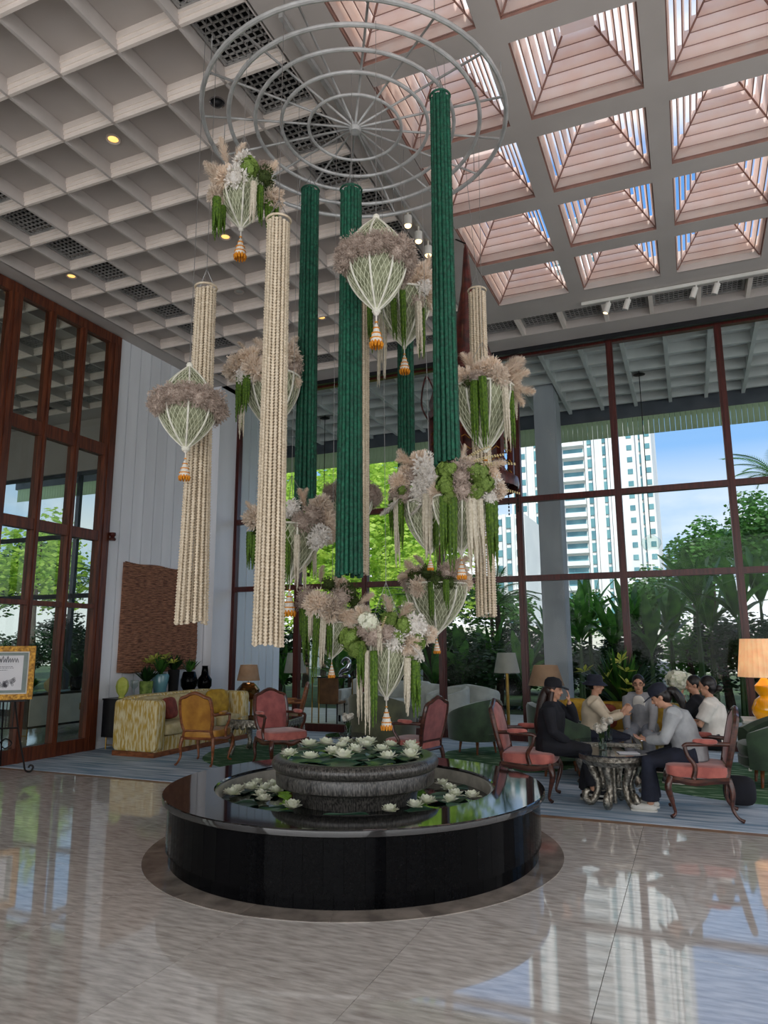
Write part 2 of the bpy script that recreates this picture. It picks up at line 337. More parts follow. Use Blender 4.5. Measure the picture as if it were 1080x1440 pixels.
for nm, out, lb in (('rug', [(-6.9,9.6),(-6.5,8.75),(-5.7,8.2),(-4.9,7.9),(-4.2,8.1),(-4.0,9.0),(-4.4,10.1),(-5.5,10.9),(-6.5,10.8)], 'green leaf shaped rug patterned with pale wavy lines, under the silver table and yellow chair'),
                    ('rug', [(-3.5,10.7),(-3.3,9.8),(-2.6,9.3),(-1.8,9.5),(-1.5,10.3),(-2.0,11.2),(-3.0,11.4)], 'green leaf shaped rug with pale wavy lines behind the fountain'),
                    ('rug', [(-1.0,9.4),(-.3,8.75),(.5,8.45),(1.6,8.5),(2.6,9.2),(2.2,10.6),(.8,11.2),(-.6,10.6)], 'green leaf shaped rug with pale wavy lines beneath the right hand seats')):
    P = [Vector((a, b, 0)) for a, b in out]; Q = cat_rom(P+[P[0]], 5)[:-1]; n = len(Q); m = M()
    m.add([(p.x, p.y, .004) for p in Q]+[(p.x, p.y, .012) for p in Q], [tuple(range(n, 2*n))]+[(i, (i+1) % n, n+(i+1) % n, n+i) for i in range(n)])
    tag(m.build(nm, K['rug'], smooth=False), lb, 'rug')
# ---- ceiling
ce = M().box((-16, -7, 7.22), (-2.99, YB, 7.32)).box((-2.99, -7, 7.12), (-2.41, YB, 7.3)).build('ceiling', K['ceil'], smooth=False)
tag(ce, 'high coffered white ceiling with sunk square panels', kind='structure')
x0c = -8.385; dx = .6745; RX = [x0c+dx*k for k in range(9)]; RY = [4.19+.675*k for k in range(-15, 12)]
def soffit(a, b, n='soffit'): return M().box(a, b).build(n, K['ceil'], ce, smooth=False)
soffit((XL-.3, -7, ZC), (x0c, YB, 7.22)); soffit((-16, RY[-1], ZC), (7, YB+.1, 7.22)); soffit((-2.99, -7, ZC), (-2.41, RY[-2], 7.12))
soffit((-2.41, 10.35, ZC), (7, RY[-2], 7.12))
panm = M().box((.02, .02, 6.965), (dx-.02, .655, 7.2)).mesh('ceiling_panel', K['ceil'], False)
g = M()
for i in range(9):
    a = .06+(dx-.12)*i/8; g.box((a-.007, .05, 6.935), (a+.007, .625, 6.95)); g.box((.05, a-.007, 6.935), (dx-.05, a+.007, 6.95))
g.box((.03, .03, 6.925), (.055, .645, 6.97)).box((dx-.055, .03, 6.925), (dx-.03, .645, 6.97)).box((.03, .03, 6.925), (dx-.03, .055, 6.97)).box((.03, .62, 6.925), (dx-.03, .645, 6.97))
g.c = 1; g.box((.03, .03, 7.0), (dx-.03, .645, 7.1))
ventm = g.mesh('air_grille', [K['grille'], K['dark']], False)
far = M(); vent_n = 0
for i in range(8):
    for j in range(len(RY)-1):
        v = i in (1, 7) or j == len(RY)-2
        if RY[j] > 2.0: put('air_grille' if v else 'ceiling_panel', ventm if v else panm, ce, (RX[i], RY[j], 0))
        else: far.box((RX[i]+.02, RY[j]+.02, 6.965), (RX[i]+dx-.02, RY[j]+.655, 7.2))
for i in range(11): far.c = 0; far.box((x0c-.3-.35-dx*(i+1), -7, 6.965), (x0c-.3-.35-dx*i, RY[-1], 7.2))
tag(far.build('ceiling_panel', K['ceil'], ce, smooth=False), None, kind='stuff')
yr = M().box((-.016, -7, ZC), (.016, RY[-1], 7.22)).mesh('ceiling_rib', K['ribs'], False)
xr = M()
for a, b, w in ((0, .05, .016), (.05, .095, .028), (.095, .25, .04)): xr.box((x0c, -w, ZC+a), (-2.99, w, ZC+b))
xrm = xr.mesh('ceiling_rib', K['rib'], False)
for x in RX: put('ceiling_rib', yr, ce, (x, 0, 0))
for y in RY: put('ceiling_rib', xrm, ce, (0, y, 0))
# adjoining hall coffers (beyond the left glazing)
xr2 = M()
for a, b, w in ((0, .05, .016), (.05, .095, .028), (.095, .25, .04)): xr2.box((-16, -w, ZC+a), (XL-.3, w, ZC+b))
xrm2 = xr2.mesh('ceiling_rib', K['rib'], False)
for y in RY[8:]: put('ceiling_rib', xrm2, ce, (0, y, 0))
for i in range(11):
    put('ceiling_rib', yr, ce, (XL-.65-dx*i, 0, 0))
for j in range(12, len(RY)-1):
    for i in (1, 5): put('air_grille', ventm, ce, (XL-.65-dx*(i+1), RY[j], 0))
for i in range(10): put('air_grille', ventm, ce, (XL-.65-dx*(i+1), RY[-2], 0))
# vents along the window, right part
for i in range(12):
    x = -2.97+.69*i; put('air_grille', ventm, ce, (x, RY[-2], 0)); M().box((x-.03, RY[-2], ZC), (x+.03, RY[-1], 7.12)).build('ceiling_rib', K['rib'], ce, smooth=False)
soffit((-2.99, RY[-2], 7.15), (7, RY[-1], 7.22))
# ---- skylights
SX = [-2.40+1.29*k for k in range(5)]; SWX = 1.075; SY = [9.34-1.29*k for k in range(6)]; SWY = 1.03
bx = M()
for k, x in enumerate(SX): bx.box((x+SWX, -7, ZC), ((SX[k+1] if k < 4 else 7), 10.35, 6.98))
bx.box((-2.41, -7, ZC), (7, SY[-1], 6.99))
for k, y in enumerate(SY):
    for x in SX: bx.box((x, y+SWY, ZC), (x+SWX, (SY[k-1] if k else 10.36), 6.98))
bx.build('skylight_beam', K['ceil'], ce, smooth=False)
NL = 6; slats = []
for k in range(NL):
    hx = .528-.066*k; hy = .505-.064*k; z = 6.84+.078*k; h = .15; t = .009; ln = .006
    for s in range(4):
        m = M(); hh, ww = (hx, hy) if s % 2 == 0 else (hy, hx); T = Matrix.Rotation(pi/2*s, 4, 'Z')
        m.add([(hh, -ww, z), (hh, ww, z), (hh-ln-.02, ww-.02, z+h), (hh-ln-.02, -ww+.02, z+h), (hh+t, -ww, z), (hh+t, ww, z), (hh-ln-.02+t, ww-.02, z+h), (hh-ln-.02+t, -ww+.02, z+h)],
              [(0,1,2,3),(7,6,5,4),(0,4,5,1),(1,5,6,2),(2,6,7,3),(3,7,4,0)], T)
        m.c = 1; m.tube([T @ Vector((hh+.002, -ww, z)), T @ Vector((hh+.002, ww, z))], .005, 4)
        slats.append(m.mesh('louver_slat', [K['louver'], K['louverline']], False))
m = M()
for sx in (-1, 1):
    for sy in (-1, 1): m.tube([(sx*.53, sy*.508, 6.83), (sx*.15, sy*.14, 7.31)], .011, 4)
for a in ((-.552,-.53,-.535,.53),(.535,-.53,.552,.53),(-.552,-.53,.552,-.513),(-.552,.513,.552,.53)): m.box((a[0], a[1], 6.802), (a[2], a[3], 6.99))
m.c = 1; m.box((-.155, -.14, 7.31), (.155, .14, 7.32))
skm = m.mesh('skylight', [K['louverline'], K['louver']], False)
for x in SX:
    for y in SY:
        o = put('skylight', skm, ce, (x+SWX/2, y+SWY/2, 0))
        for s in slats: put('louver_slat', s, o)
rs = M()
for y in (4.9, 5.9): rs.box((-2.4, y, 8.2), (4.2, y+.1, 8.32))
for x in (-.2, 1.1): rs.box((x, 3.6, 8.2), (x+.07, 6.8, 8.3))
rs.build('roof_sash', K['sashgrey'], ce, smooth=False)
# ---- left wall : boards, pier, glazing
wl = M().box((-8.95, 8.93, 0), (-8.725, YB, ZC)).build('wall_left', K['board'], smooth=False); tag(wl, 'white painted vertical boards behind the woven hanging', kind='structure')
wb = M().box((0, .010, 0), (.032, .255, ZC)).mesh('wall_board', K['board'], False)
for k in range(10): put('wall_board', wb, wl, (-8.727, 8.935+.265*k, 0))
M().box((-8.69, 11.585, 0), (-8.5, 11.6, ZC)).build('pier_trim', K['board'], wl, smooth=False)
M().box((-8.72, 11.6, 0), (-8.53, YB-.05, ZC)).build('pier', K['board'], wl, smooth=False)
M().box((-8.70, 8.95, 0), (-8.675, 11.58, .12)).build('baseboard_left', K['board'], wl, smooth=False)
def glazing(root, axis, pos, us, zs, th, wood, glass, u_mull, zt, stile=.05, depth=.09):
    """us: list of (u0,u1) mullions; zs: list of (z0,z1) transoms"""
    def bar(n, u0, u1, z0, z1, d):
        m = M()
        if axis == 'y': m.box((u0, pos-d/2, z0), (u1, pos+d/2, z1))
        else: m.box((pos-d/2, u0, z0), (pos+d/2, u1, z1))
        return m.build(n, wood, root, smooth=False)
    for u0, u1 in us:
        bar('mullion', u0, u1, 0, zs[-1][1], depth)
        bar('mullion_bead', u0+(u1-u0)*.3, u1-(u1-u0)*.3, 0, zs[-1][0]+.01, depth+.03)
    for z0, z1 in zs:
        bar('transom', us[0][0], us[-1][1], z0, z1, depth*.9)
    for i in range(len(us)-1):
        for j in range(len(zs)-1):
            m = M(); u0, u1, z0, z1 = us[i][1], us[i+1][0], zs[j][1], zs[j+1][0]
            if u1-u0 < .02: continue
            if axis == 'y': m.box((u0, pos-.004, z0), (u1, pos+.004, z1))
            else: m.box((pos-.004, u0, z0), (pos+.004, u1, z1))
            m.build('pane', glass, root, smooth=False)
w1 = empty_struct('window_1', 'tall red brown wooden glazed screen on the left')
us = []
for b in (6.74-2.06*3, 6.74-2.06*2, 6.74-2.06, 6.74):
    us += [(b, b+.19), (b+.71, b+.80), (b+1.33, b+1.42)]
us += [(8.70, 8.92)]
glazing(w1, 'x', XL, us, [(0, .2), (2.16, 2.23), (3.24, 3.40), (4.65, 4.85), (6.62, 6.78)], 0, K['walnut'], K['glassl'], .1, 6.8, depth=.14)
m = M().lathe([(.0, 0), (.05, 0), (.06, .03), (.03, .06), (.055, .09), (.05, .13), (0, .14)], 10); m.build('finial', K['mull'], w1, (-8.6, 8.95, 3.27))
wlf = M().box((XL-.1, -7, 0), (XL+.02, .55, ZC)).build('wall_left_rear', K['board'], smooth=False); wlf['kind'] = 'structure'
# ---- back glass wall
w2 = empty_struct('window_2', 'tall dark red framed glass wall looking onto the terrace and garden')
cx = [-8.52, -7.03, -5.58, -4.08, -2.62, -.955, .75, 2.42, 4.1, 5.75, 6.95]
glazing(w2, 'y', YB, [(c-.055, c+.055) for c in cx], [(0, .14), (2.64, 2.74), (4.02, 4.12), (6.7, 6.79)], 0, K['mull'], K['glass'], .1, 6.8, depth=.12)
tr = M().box((-8.5, YB-.2, 6.72), (7, YB-.12, 6.8)).build('trim_1', K['black'], smooth=False); tr['kind'] = 'structure'
w3 = empty_struct('window_3', 'dark framed glass wall at the end of the adjoining hall')
glazing(w3, 'y', YB, [(c-.05, c+.05) for c in (-15.9, -14.4, -12.9, -11.4, -9.9, -8.85)], [(0, .14), (2.64, 2.74), (4.02, 4.12), (5.5, 5.58)], 0, K['porchd'], K['glass'], .1, 5.6)
hd = M().box((-16, YB-.1, 5.58), (-8.8, YB+.1, ZC)).build('wall_header', K['ceil'], smooth=False); hd['kind'] = 'structure'
# ---- walls out of view
for n, a, b in (('wall_rear', (-8.8, -7.2, 0), (7.2, -7, 7.2)), ('wall_right', (7, -7, 0), (7.2, YB, 7.2)), ('wall_hall', (-16.2, -7, 0), (-16, YB, 7.2)), ('wall_hall_rear', (-16, -1.2, 0), (XL, -1, 7.2))):
    o = M().box(a, b).build(n, K['board'], smooth=False); o['kind'] = 'structure'
o = M().box((-16, -1, -.12), (XL-.04, YB, 0)).build('floor_hall', K['marble'], smooth=False); o['kind'] = 'structure'
# ---- terrace
o = M().box((-20, YB, -.15), (12, 16.8, -.01)).build('floor_terrace', K['porchfloor'], smooth=False); o['kind'] = 'structure'
o = M().box((-8.9, YB+.1, 0), (-8.72, 14.3, 6.8)).build('wall_terrace', K['board'], smooth=False); o['kind'] = 'structure'
for k in range(7): put('wall_board', wb, o, (-8.73, YB+.12+.29*k, 0))
pc = M().box((-20, YB+.1, 7.05), (12, 16.7, 7.2)).build('ceiling_terrace', K['porchc'], smooth=False); tag(pc, 'white coffered ceiling of the terrace seen through the glass', kind='structure')
a = M().box((-.03, YB+.1, ZC+.02), (.04, 16.4, 7.1)).mesh('terrace_rib', K['porchc'], False)
b = M().box((-20, -.035, ZC+.06), (12, .035, 7.1)).mesh('terrace_rib', K['porchc'], False)
for k in range(33): put('terrace_rib', a, pc, (-15.9+.72*k, 0, 0))
for k in range(6): put('terrace_rib', b, pc, (0, 12.95+.65*k, 0))
bm = M().box((-20, 16.4, 6.58), (12, 16.75, 7.2)).build('terrace_beam', K['porchd'], pc, smooth=False)
sm = M().box((0, 0, 0), (.104, .03, .42)).mesh('awning_slat', K['slat'], False)
for k in range(290): put('awning_slat', sm, pc, (-19.9+.11*k, 16.42, 6.17))
def column(x, y, lb):
    t = thing('terrace_column', lb, 'column', (x, y, 0))
    M().box((0, 0, 0), (.42, .62, 6.95)).build('shaft', K['column'], t, smooth=False)
    fm = M().box((0, 0, .1), (.03, .05, 6.6)).mesh('flute', K['column'], False)
    for k in range(6): put('flute', fm, t, (.42, .03+.098*k, 0))
    M().box((-.03, -.03, 0), (.48, .65, .14)).build('plinth', K['column'], t, smooth=False)
column(-2.70, 14.45, 'tall grey square terrace column with fluted right side, seen through the glass')
column(5.3, 14.45, 'grey square terrace column outside, far right')
column(-12.2, 14.45, 'grey terrace column outside the adjoining hall')
gr = M().box((-160, 16.8, -.6), (160, 400, -.05)).build('ground', K['ground'], smooth=False); tag(gr, 'green garden ground beyond the terrace', kind='structure')
# ================================================================ fountain
FC = Vector((-2.63, 5.6, 0)); HR = .48
ft = thing('fountain', 'round black granite fountain basin with glossy dark rim in the middle of the lobby', 'fountain', FC)
def arc_piece(r0, r1, z0, z1, a, n=3):
    m = M(); vs = []; 
    for i in range(n+1):
        q = -a/2+a*i/n
        for r, z in ((r0, z0), (r1, z0), (r1, z1), (r0, z1)): vs.append((r*cos(q), r*sin(q), z))
    fs = [(0, 1, 2, 3), tuple(4*n+i for i in (3, 2, 1, 0))]
    for i in range(n):
        for k in range(4): fs.append((4*i+k, 4*(i+1)+k, 4*(i+1)+(k+1) % 4, 4*i+(k+1) % 4))
    return m.add(vs, [f[::-1] for f in fs])
NP = 72; a = 2*pi/NP
pm = arc_piece(1.40, 1.478, .10, .445, a*.985, 2).mesh('granite_panel', K['granite'], False)
pl = arc_piece(1.38, 1.455, .0, .098, a*.98, 2).mesh('plinth_tile', K['granite'], False)
for k in range(NP):
    put('granite_panel', pm, ft, None, (0, 0, a*k)); put('plinth_tile', pl, ft, None, (0, 0, a*(k+.5)))
M().lathe([(1.40, .0), (1.40, .44)], 72).build('core', K['granite'], ft)
NC = 20
m = M(); n = 6; vs = []
prof = [(1.12, .43), (1.512, .43), (1.518, .436), (1.52, .455), (1.518, .474), (1.512, .48), (1.13, .48), (1.12, .47)]
for i in range(n+1):
    q = (-.5+i/n)*2*pi/NC*.9985
    for r, z in prof: vs.append((r*cos(q), r*sin(q), z))
kk = len(prof); fs = [tuple(range(kk))[::-1], tuple(n*kk+i for i in range(kk))]
for i in range(n):
    for j in range(kk): fs.append((i*kk+j, (i+1)*kk+j, (i+1)*kk+(j+1) % kk, i*kk+(j+1) % kk)[::-1])
m.add(vs, fs); cm = m.mesh('coping_stone', K['cope'], True, 30)
for k in range(NC): put('coping_stone', cm, ft, None, (0, 0, 2*pi*k/NC))
M().lathe([(1.135, .0), (1.13, .455), (1.10, .458), (1.10, .0)], 72).build('pool_wall', K['poolw'], ft)
M().lathe([(1.12, .02), (0, .02)], 48).build('pool_floor', K['bowl'], ft)
wt = M(); wt.lathe([(1.105, .36), (.9, .362), (.6, .36), (.0, .361)][::-1], 48); wt.build('water', K['water'], ft)
bs = empty_struct('trim_2', 'brown veined marble ring set in the floor around the fountain'); bs.location = FC
bm_ = arc_piece(1.3, 1.64, .0, .004, 2*pi/18*.997, 5).mesh('border_stone', K['ringst'], False)
for k in range(18): put('border_stone', bm_, bs, None, (0, 0, 2*pi*k/18))
# bowl
bt = thing('stone_bowl', 'speckled grey granite tiered bowl brimming with lily pads, standing in the black fountain', 'bowl', FC)
lip = [(.60, .60), (.655, .605), (.68, .63), (.685, .66), (.67, .69), (.64, .705), (.60, .705), (.56, .69)]
def seg(prof, NS, nm, n=4):
    m = M(); vs = []; kk = len(prof)
    for i in range(n+1):
        q = (-.5+i/n)*2*pi/NS*.996
        for r, z in prof: vs.append((r*cos(q), r*sin(q), z))
    fs = [tuple(range(kk))[::-1], tuple(n*kk+i for i in range(kk))]
    for i in range(n):
        for j in range(kk): fs.append((i*kk+j, (i+1)*kk+j, (i+1)*kk+(j+1) % kk, i*kk+(j+1) % kk)[::-1])
    me = m.add(vs, fs).mesh(nm, K['bowl'], True, 40)
    for k in range(NS): put(nm, me, bt, None, (0, 0, 2*pi*k/NS+.1))
seg(lip, 12, 'lip_stone')
seg([(.5, .48), (.625, .485), (.645, .50), (.65, .575), (.64, .60), (.5, .60)], 16, 'drum_stone')
seg([(.30, .02), (.50, .02), (.505, .40), (.54, .485), (.30, .485)], 12, 'pedestal_stone')
M().lathe([(0, .685), (.3, .686), (.6, .685)], 40).build('water', K['water'], bt)
# lotus & pads
def lotus_mesh():
    m = M()
    for ring, (nn, ang, ln, w) in enumerate(((7, .25, .062, .034), (7, .6, .06, .034), (6, 1.0, .05, .03), (5, 1.3, .035, .022))):
        for k in range(nn):
            q = 2*pi*(k+ring*.5)/nn+R_.uniform(-.15, .15); A = ang+R_.uniform(-.15, .15)
            T = Matrix.Rotation(q, 4, 'Z'); vs = []
            for u, ww in ((0, .25), (.35, .9), (.7, 1), (1, .1)):
                rr = .008+ln*u*cos(A*(.6+.6*u)); zz = .006+ln*u*sin(A*(.6+.6*u))
                for s, dz in ((-1, .008), (0, 0), (1, .008)): vs.append((rr, s*w*ww*.5, zz+dz*ww))
            fs = []
            for i in range(3):
                for j in range(2): fs.append((i*3+j, (i+1)*3+j, (i+1)*3+j+1, i*3+j+1))
            m.add(vs, fs, T)
    m.sq((0, 0, .03), (.024, .024, .03), 1, 8, 5)
    return m.mesh('lotus', K['petal'])
lot = [lotus_mesh() for _ in range(4)]
def pad_mesh(r):
    m = M(); n = 22; vs = [(0, 0, 0)]; g = .35
    for rr, dz in ((.5, .002), (1, .006), (1.0, .012)):
        for i in range(n+1):
            q = g/2+(2*pi-g)*i/n; vs.append((r*rr*cos(q)*(1+.04*sin(5*q)), r*rr*sin(q), dz+(.010*sin(3*q) if rr == 1 else 0)))
    fs = [(0, 1+i, 2+i) for i in range(n)]
    for k in range(2):
        for i in range(n): fs.append((1+k*(n+1)+i, 1+(k+1)*(n+1)+i, 2+(k+1)*(n+1)+i, 2+k*(n+1)+i))
    return m.add(vs, fs).mesh('lily_pad', K['leafpad'])
pads = [pad_mesh(.13), pad_mesh(.17), pad_mesh(.10)]
ordn = ['first', 'second', 'third', 'fourth', 'fifth', 'sixth', 'seventh', 'eighth', 'ninth', 'tenth', 'eleventh', 'twelfth', 'thirteenth', 'fourteenth', 'fifteenth', 'sixteenth', 'seventeenth', 'eighteenth', 'nineteenth', 'twentieth']
# upper bowl blooms: picture points on the bowl's water plane
up = [(407, 1058), (434, 1046), (449, 1041), (436, 1063), (468, 1055), (481, 1048), (484, 1062), (481, 1038), (499, 1053), (508, 1043), (515, 1047), (521, 1040), (537, 1053), (549, 1046), (546, 1063), (580, 1052), (577, 1061), (584, 1046), (529, 1066)][:18]
ups = [(onz(x, y, .735), x) for x, y in up]; ups = [(p, x) for p, x in ups]
ups.sort(key=lambda t: t[1])
used = []
for i, (p, x) in enumerate(ups):
    v = Vector((p.x-FC.x, p.y-FC.y, 0))
    if v.length > .58: v = v.normalized()*.58
    for w in used:
        if (v-w).length < .09: v += (v-w).normalized()*(.095-(v-w).length)
    if v.length > .6: v = v.normalized()*.6
    used.append(v.copy())
    s = R_.uniform(1.15, 1.45)
    o = put('lotus_flower', lot[i % 4], None, (FC.x+v.x, FC.y+v.y, .705), (R_.uniform(-.15, .15), R_.uniform(-.15, .15), R_.uniform(0, 6)), s)
    tag(o, f'white lotus bloom on the raised granite bowl, {ordn[i]} from the left', 'flower', 'lotus blooms on the raised bowl')
pp = []
for k in range(13):
    q = 2*pi*k/9 if k < 9 else 2*pi*(k-9)/4+.3; r = .44 if k < 9 else .18
    pp.append((FC.x+r*cos(q), FC.y+r*sin(q), .692+.002*(k % 3)))
pp.sort(key=lambda p: px(p)[0])
for i, p in enumerate(pp):
    tag(put('lily_pad', pads[i % 3], None, p, (0, 0, R_.uniform(0, 6))), f'dark green lily pad floating in the raised bowl, {ordn[i]} from the left', 'leaf', 'lily pads in the raised bowl')
lowp = [(330, 1112), (322, 1117), (360, 1102), (372, 1110), (366, 1118), (384, 1104), (371, 1125), (418, 1134), (352, 1109), (541, 1137), (583, 1134), (622, 1103), (632, 1110), (640, 1119), (664, 1121), (596, 1128), (388, 1113), (633, 1126)]
lowp.sort()
ws = []
for i, (x, y) in enumerate(lowp):
    p = onz(x, y, .385); v = Vector((p.x-FC.x, p.y-FC.y, 0)); r = v.length; v = v.normalized()*min(max(r, .64), 1.02)
    for w in ws:
        if (v-w).length < .1: v += (v-w).normalized()*(.105-(v-w).length)
    ws.append(v.copy())
    tag(put('lotus_flower', lot[i % 4], None, (FC.x+v.x, FC.y+v.y, .372), (0, 0, R_.uniform(0, 6)), R_.uniform(1.05, 1.3)), f'white lotus bloom floating in the lower black basin, {ordn[i]} from the left', 'flower', 'lotus blooms in the lower basin')
pp = []
for k in range(16):
    q = 2*pi*k/16+R_.uniform(-.1, .1); r = .83+.09*(-1)**k
    pp.append((FC.x+r*cos(q), FC.y+r*sin(q), .365+.002*(k % 3)))
pp.sort(key=lambda p: px(p)[0])
for i, p in enumerate(pp):
    tag(put('lily_pad', pads[i % 3], None, p, (0, 0, R_.uniform(0, 6))), f'lily pad on the water of the lower black basin, {ordn[i]} from the left', 'leaf', 'lily pads in the lower basin')

# ================================================================ hanging ring
RC = Vector((-2.60, 5.48, 6.42)); RR = 1.42
rg = thing('hanging_ring_frame', 'large grey metal frame of concentric rings and spokes hung below the ceiling', 'ceiling frame', RC)
for f, r in ((1, .022), (.83, .02), (.66, .018), (.49, .017), (.31, .015)):
    M().tube([(RR*f*cos(2*pi*i/64), RR*f*sin(2*pi*i/64), 0) for i in range(64)], r, 8, closed=True).build('ring_tube', K['ring'], rg)
sp = M().tube([(.03, 0, .02), (RR, 0, .02)], .011, 6).mesh('spoke', K['ring'])
for k in range(16): put('spoke', sp, rg, None, (0, 0, 2*pi*k/16+.12))
M().lathe([(0, -.03), (.05, -.03), (.06, 0), (.05, .05), (0, .05)], 12).build('hub', K['ring'], rg)
hr = M().tube([(0, 0, 0), (0, 0, .385)], .004, 5).mesh('hanger_rod', K['wire'])
for k in range(8): q = 2*pi*k/8+.12; put('hanger_rod', hr, rg, (RR*.98*cos(q), RR*.98*sin(q), 0))

def ring_top(P):
    """where a wire going up from P is tied: the soffit, a coffer, or the nearest ring tube"""
    if P.x < -2.99: return Vector((0, 0, 6.965-P.z))
    if P.x < -2.41: return Vector((0, 0, 6.8-P.z))
    d = Vector((P.x-RC.x, P.y-RC.y, 0)); r = min((RR*f for f in (1, .83, .66, .49, .31)), key=lambda r: abs(r-d.length))
    e = RC+d.normalized()*r; return Vector((e.x-P.x, e.y-P.y, RC.z-P.z))
# ================================================================ bead / rope columns
def beadcol(name, label, mat_, tx, ty_, bx_, by, D, wt_, wb_, ns, group, rough=False):
    P = hp(bx_, by, D); top = hp(tx, ty_, D); zt, zb = top.z, P.z; L_ = zt-zb
    t = thing(name, label, 'hanging column', (P.x, P.y, zb), R_.uniform(0, 6), group)
    dt = px((P.x, P.y, zt))[2]; db = px((P.x, P.y, zb))[2]
    rt = wt_*dt/FPX/2; rb = wb_*db/FPX/2; ro = pi*rt/ns*1.02
    pitch = .023 if not rough else .017; nb = int(L_/pitch); m = M(); pts = []; rr = []
    for i in range(nb):
        f = i/nb; x = (rt+(rb-rt)*max(0, (1-f))**1.6)-ro
        for q, k in ((.06, .5), (.5, 1.0), (.94, .5)): pts.append((x, 0, (i+q)*L_/nb)); rr.append(ro*(k if not rough else .82+.18*k)*R_.uniform(.92, 1.05))
    m.tube(pts, rr, 5); me = m.mesh('strand', mat_)
    for k in range(ns): put('strand', me, t, (0, 0, R_.uniform(-.03, .0)), (0, 0, 2*pi*k/ns+R_.uniform(-.03, .03)))
    for k in range(max(4, ns//2)): put('inner_strand', me, t, (0, 0, .01), (0, 0, 2*pi*k/(ns//2)+.2), (.55, .55, .99))
    M().tube([(rt*.96*cos(2*pi*i/24), rt*.96*sin(2*pi*i/24), L_) for i in range(24)], .009, 6, closed=True).build('hoop', mat_, t)
    zr = (6.965 if P.x < -2.99 else (6.8 if P.x < -2.41 else RC.z))-zb
    for k in range(3):
        q = 2*pi*k/3; M().tube([(rt*.9*cos(q), rt*.9*sin(q), L_), (0, 0, L_+.17)], .003, 4).build('wire', K['wire'], t)
    rt_ = ring_top(Vector((P.x, P.y, zb))); rt_ = Matrix.Rotation(-t.rotation_euler.z, 3, 'Z') @ rt_; M().tube([(0, 0, L_+.17), rt_], .0025, 4).build('wire', K['wire'], t)
    return t
CG = 'hanging strand columns'
beadcol('bead_column', 'slim cream bead column hanging furthest left beside the woven tapestry, strands flaring at its foot', K['cream'], 284, 404, 269, 874, 5.8, 31, 49, 15, CG)
beadcol('bead_column', 'broad cream bead column left of the green ones, reaching lowest of all', K['cream'], 389, 310, 377, 905, 5.0, 35, 48, 17, CG)
beadcol('rope_column', 'narrow dark green rope column directly right of the broad cream one', K['green'], 433, 268, 429, 715, 6.7, 26, 33, 14, CG, True)
beadcol('rope_column', 'dark green rope column at the centre, behind the white macrame lantern', K['green'], 493, 268, 491, 807, 5.35, 31, 41, 16, CG, True)
beadcol('rope_column', 'tallest emerald rope column rising to the ring on the right', K['green'], 619.5, 136, 629, 650, 5.05, 29, 39, 15, CG, True)
beadcol('rope_column', 'far dark green rope column half hidden behind the right hand basket', K['green'], 574, 420, 572, 668, 6.85, 23, 26, 13, CG, True)
beadcol('bead_column', 'cream bead column mostly hidden behind the central green rope column', K['cream'], 508, 330, 506, 806, 6.5, 27, 28, 14, CG)
beadcol('bead_column', 'cream bead column on the right by the wooden lantern', K['cream'], 670, 409, 684, 864, 6.6, 26, 32, 14, CG)
# ================================================================ hanging baskets, lanterns, flowers
def rnd_dir():
    z = R_.uniform(-1, 1); q = R_.uniform(0, 2*pi); r = sqrt(1-z*z); return Vector((r*cos(q), r*sin(q), z))
def basis(d):
    a = d.cross(Vector((0, 0, 1)) if abs(d.z) < .9 else Vector((1, 0, 0))).normalized(); return a, d.cross(a).normalized()
def ball_mesh(nm, mat_, n, ps, kind):
    m = M(); m.sq((0, 0, 0), (1.15, 1.15, 1.15), 1, 8, 6)
    for i in range(n):
        d = rnd_dir(); a, b = basis(d); q = R_.uniform(0, pi); a, b = a*cos(q)+b*sin(q), b*cos(q)-a*sin(q)
        p = d*(R_.uniform(.62, .95)*(.88+.22*sin(5*d.x+3*d.y)*cos(4*d.z+2*d.x))); s = ps*R_.uniform(.8, 1.6)
        if kind == 'floret':
            for u, v in ((a, b), (b, -a)):
                m.add([p-u*s*.45-v*s-d*s*.05, p+u*s*.45-v*s, p+u*s*.5+v*s+d*s*.25, p-u*s*.5+v*s+d*s*.3], [(0, 1, 2, 3)])
            m.add([p-u*s*.3+d*s*.2, p+v*s*.3+d*s*.2, p+u*s*.3+d*s*.35], [(0, 1, 2)])
        elif kind == 'tuft':
            for k in range(2):
                e = (d+a*R_.uniform(-.6, .6)+b*R_.uniform(-.6, .6)).normalized()
                m.add([p-a*s*.22, p+a*s*.22, p+e*s*1.3+a*s*.1, p+e*s*1.3-a*s*.1], [(0, 1, 2, 3)])
        else:
            e = (d+a*R_.uniform(-.7, .7)+b*R_.uniform(-.7, .7)).normalized()
            m.add([p-b*s*.12, p+e*s*.7-a*s*.38, p+e*s*1.5, p+e*s*.7+a*s*.38], [(0, 1, 2, 3)])
    return m.mesh(nm, mat_, kind != 'floret')
def plume_mesh(mat_, n=420, spread=.2):
    m = M(); bend = .35
    c = lambda u: Vector((bend*u*u*.6, 0, u-.12*u*u))
    m.tube([c(i/6) for i in range(7)], [.012]*6+[.004], 4)
    for i in range(n):
        u = R_.uniform(.12, 1) ** .85; p = c(u); w = spread*sin(pi*min(1, (u*.9+.1)))**.7+.03
        q = R_.uniform(0, 2*pi); d = Vector((cos(q), sin(q), R_.uniform(.5, 1.4))).normalized()*w*R_.uniform(.6, 1.25)+Vector((bend*.1, 0, .02))
        s = Vector((-sin(q), cos(q), 0))*.012
        m.add([p-s, p+s, p+d+s*.4+Vector((0, 0, -.02)), p+d-s*.4+Vector((0, 0, -.02))], [(0, 1, 2, 3)])
    return m.mesh('pampas_plume', mat_)
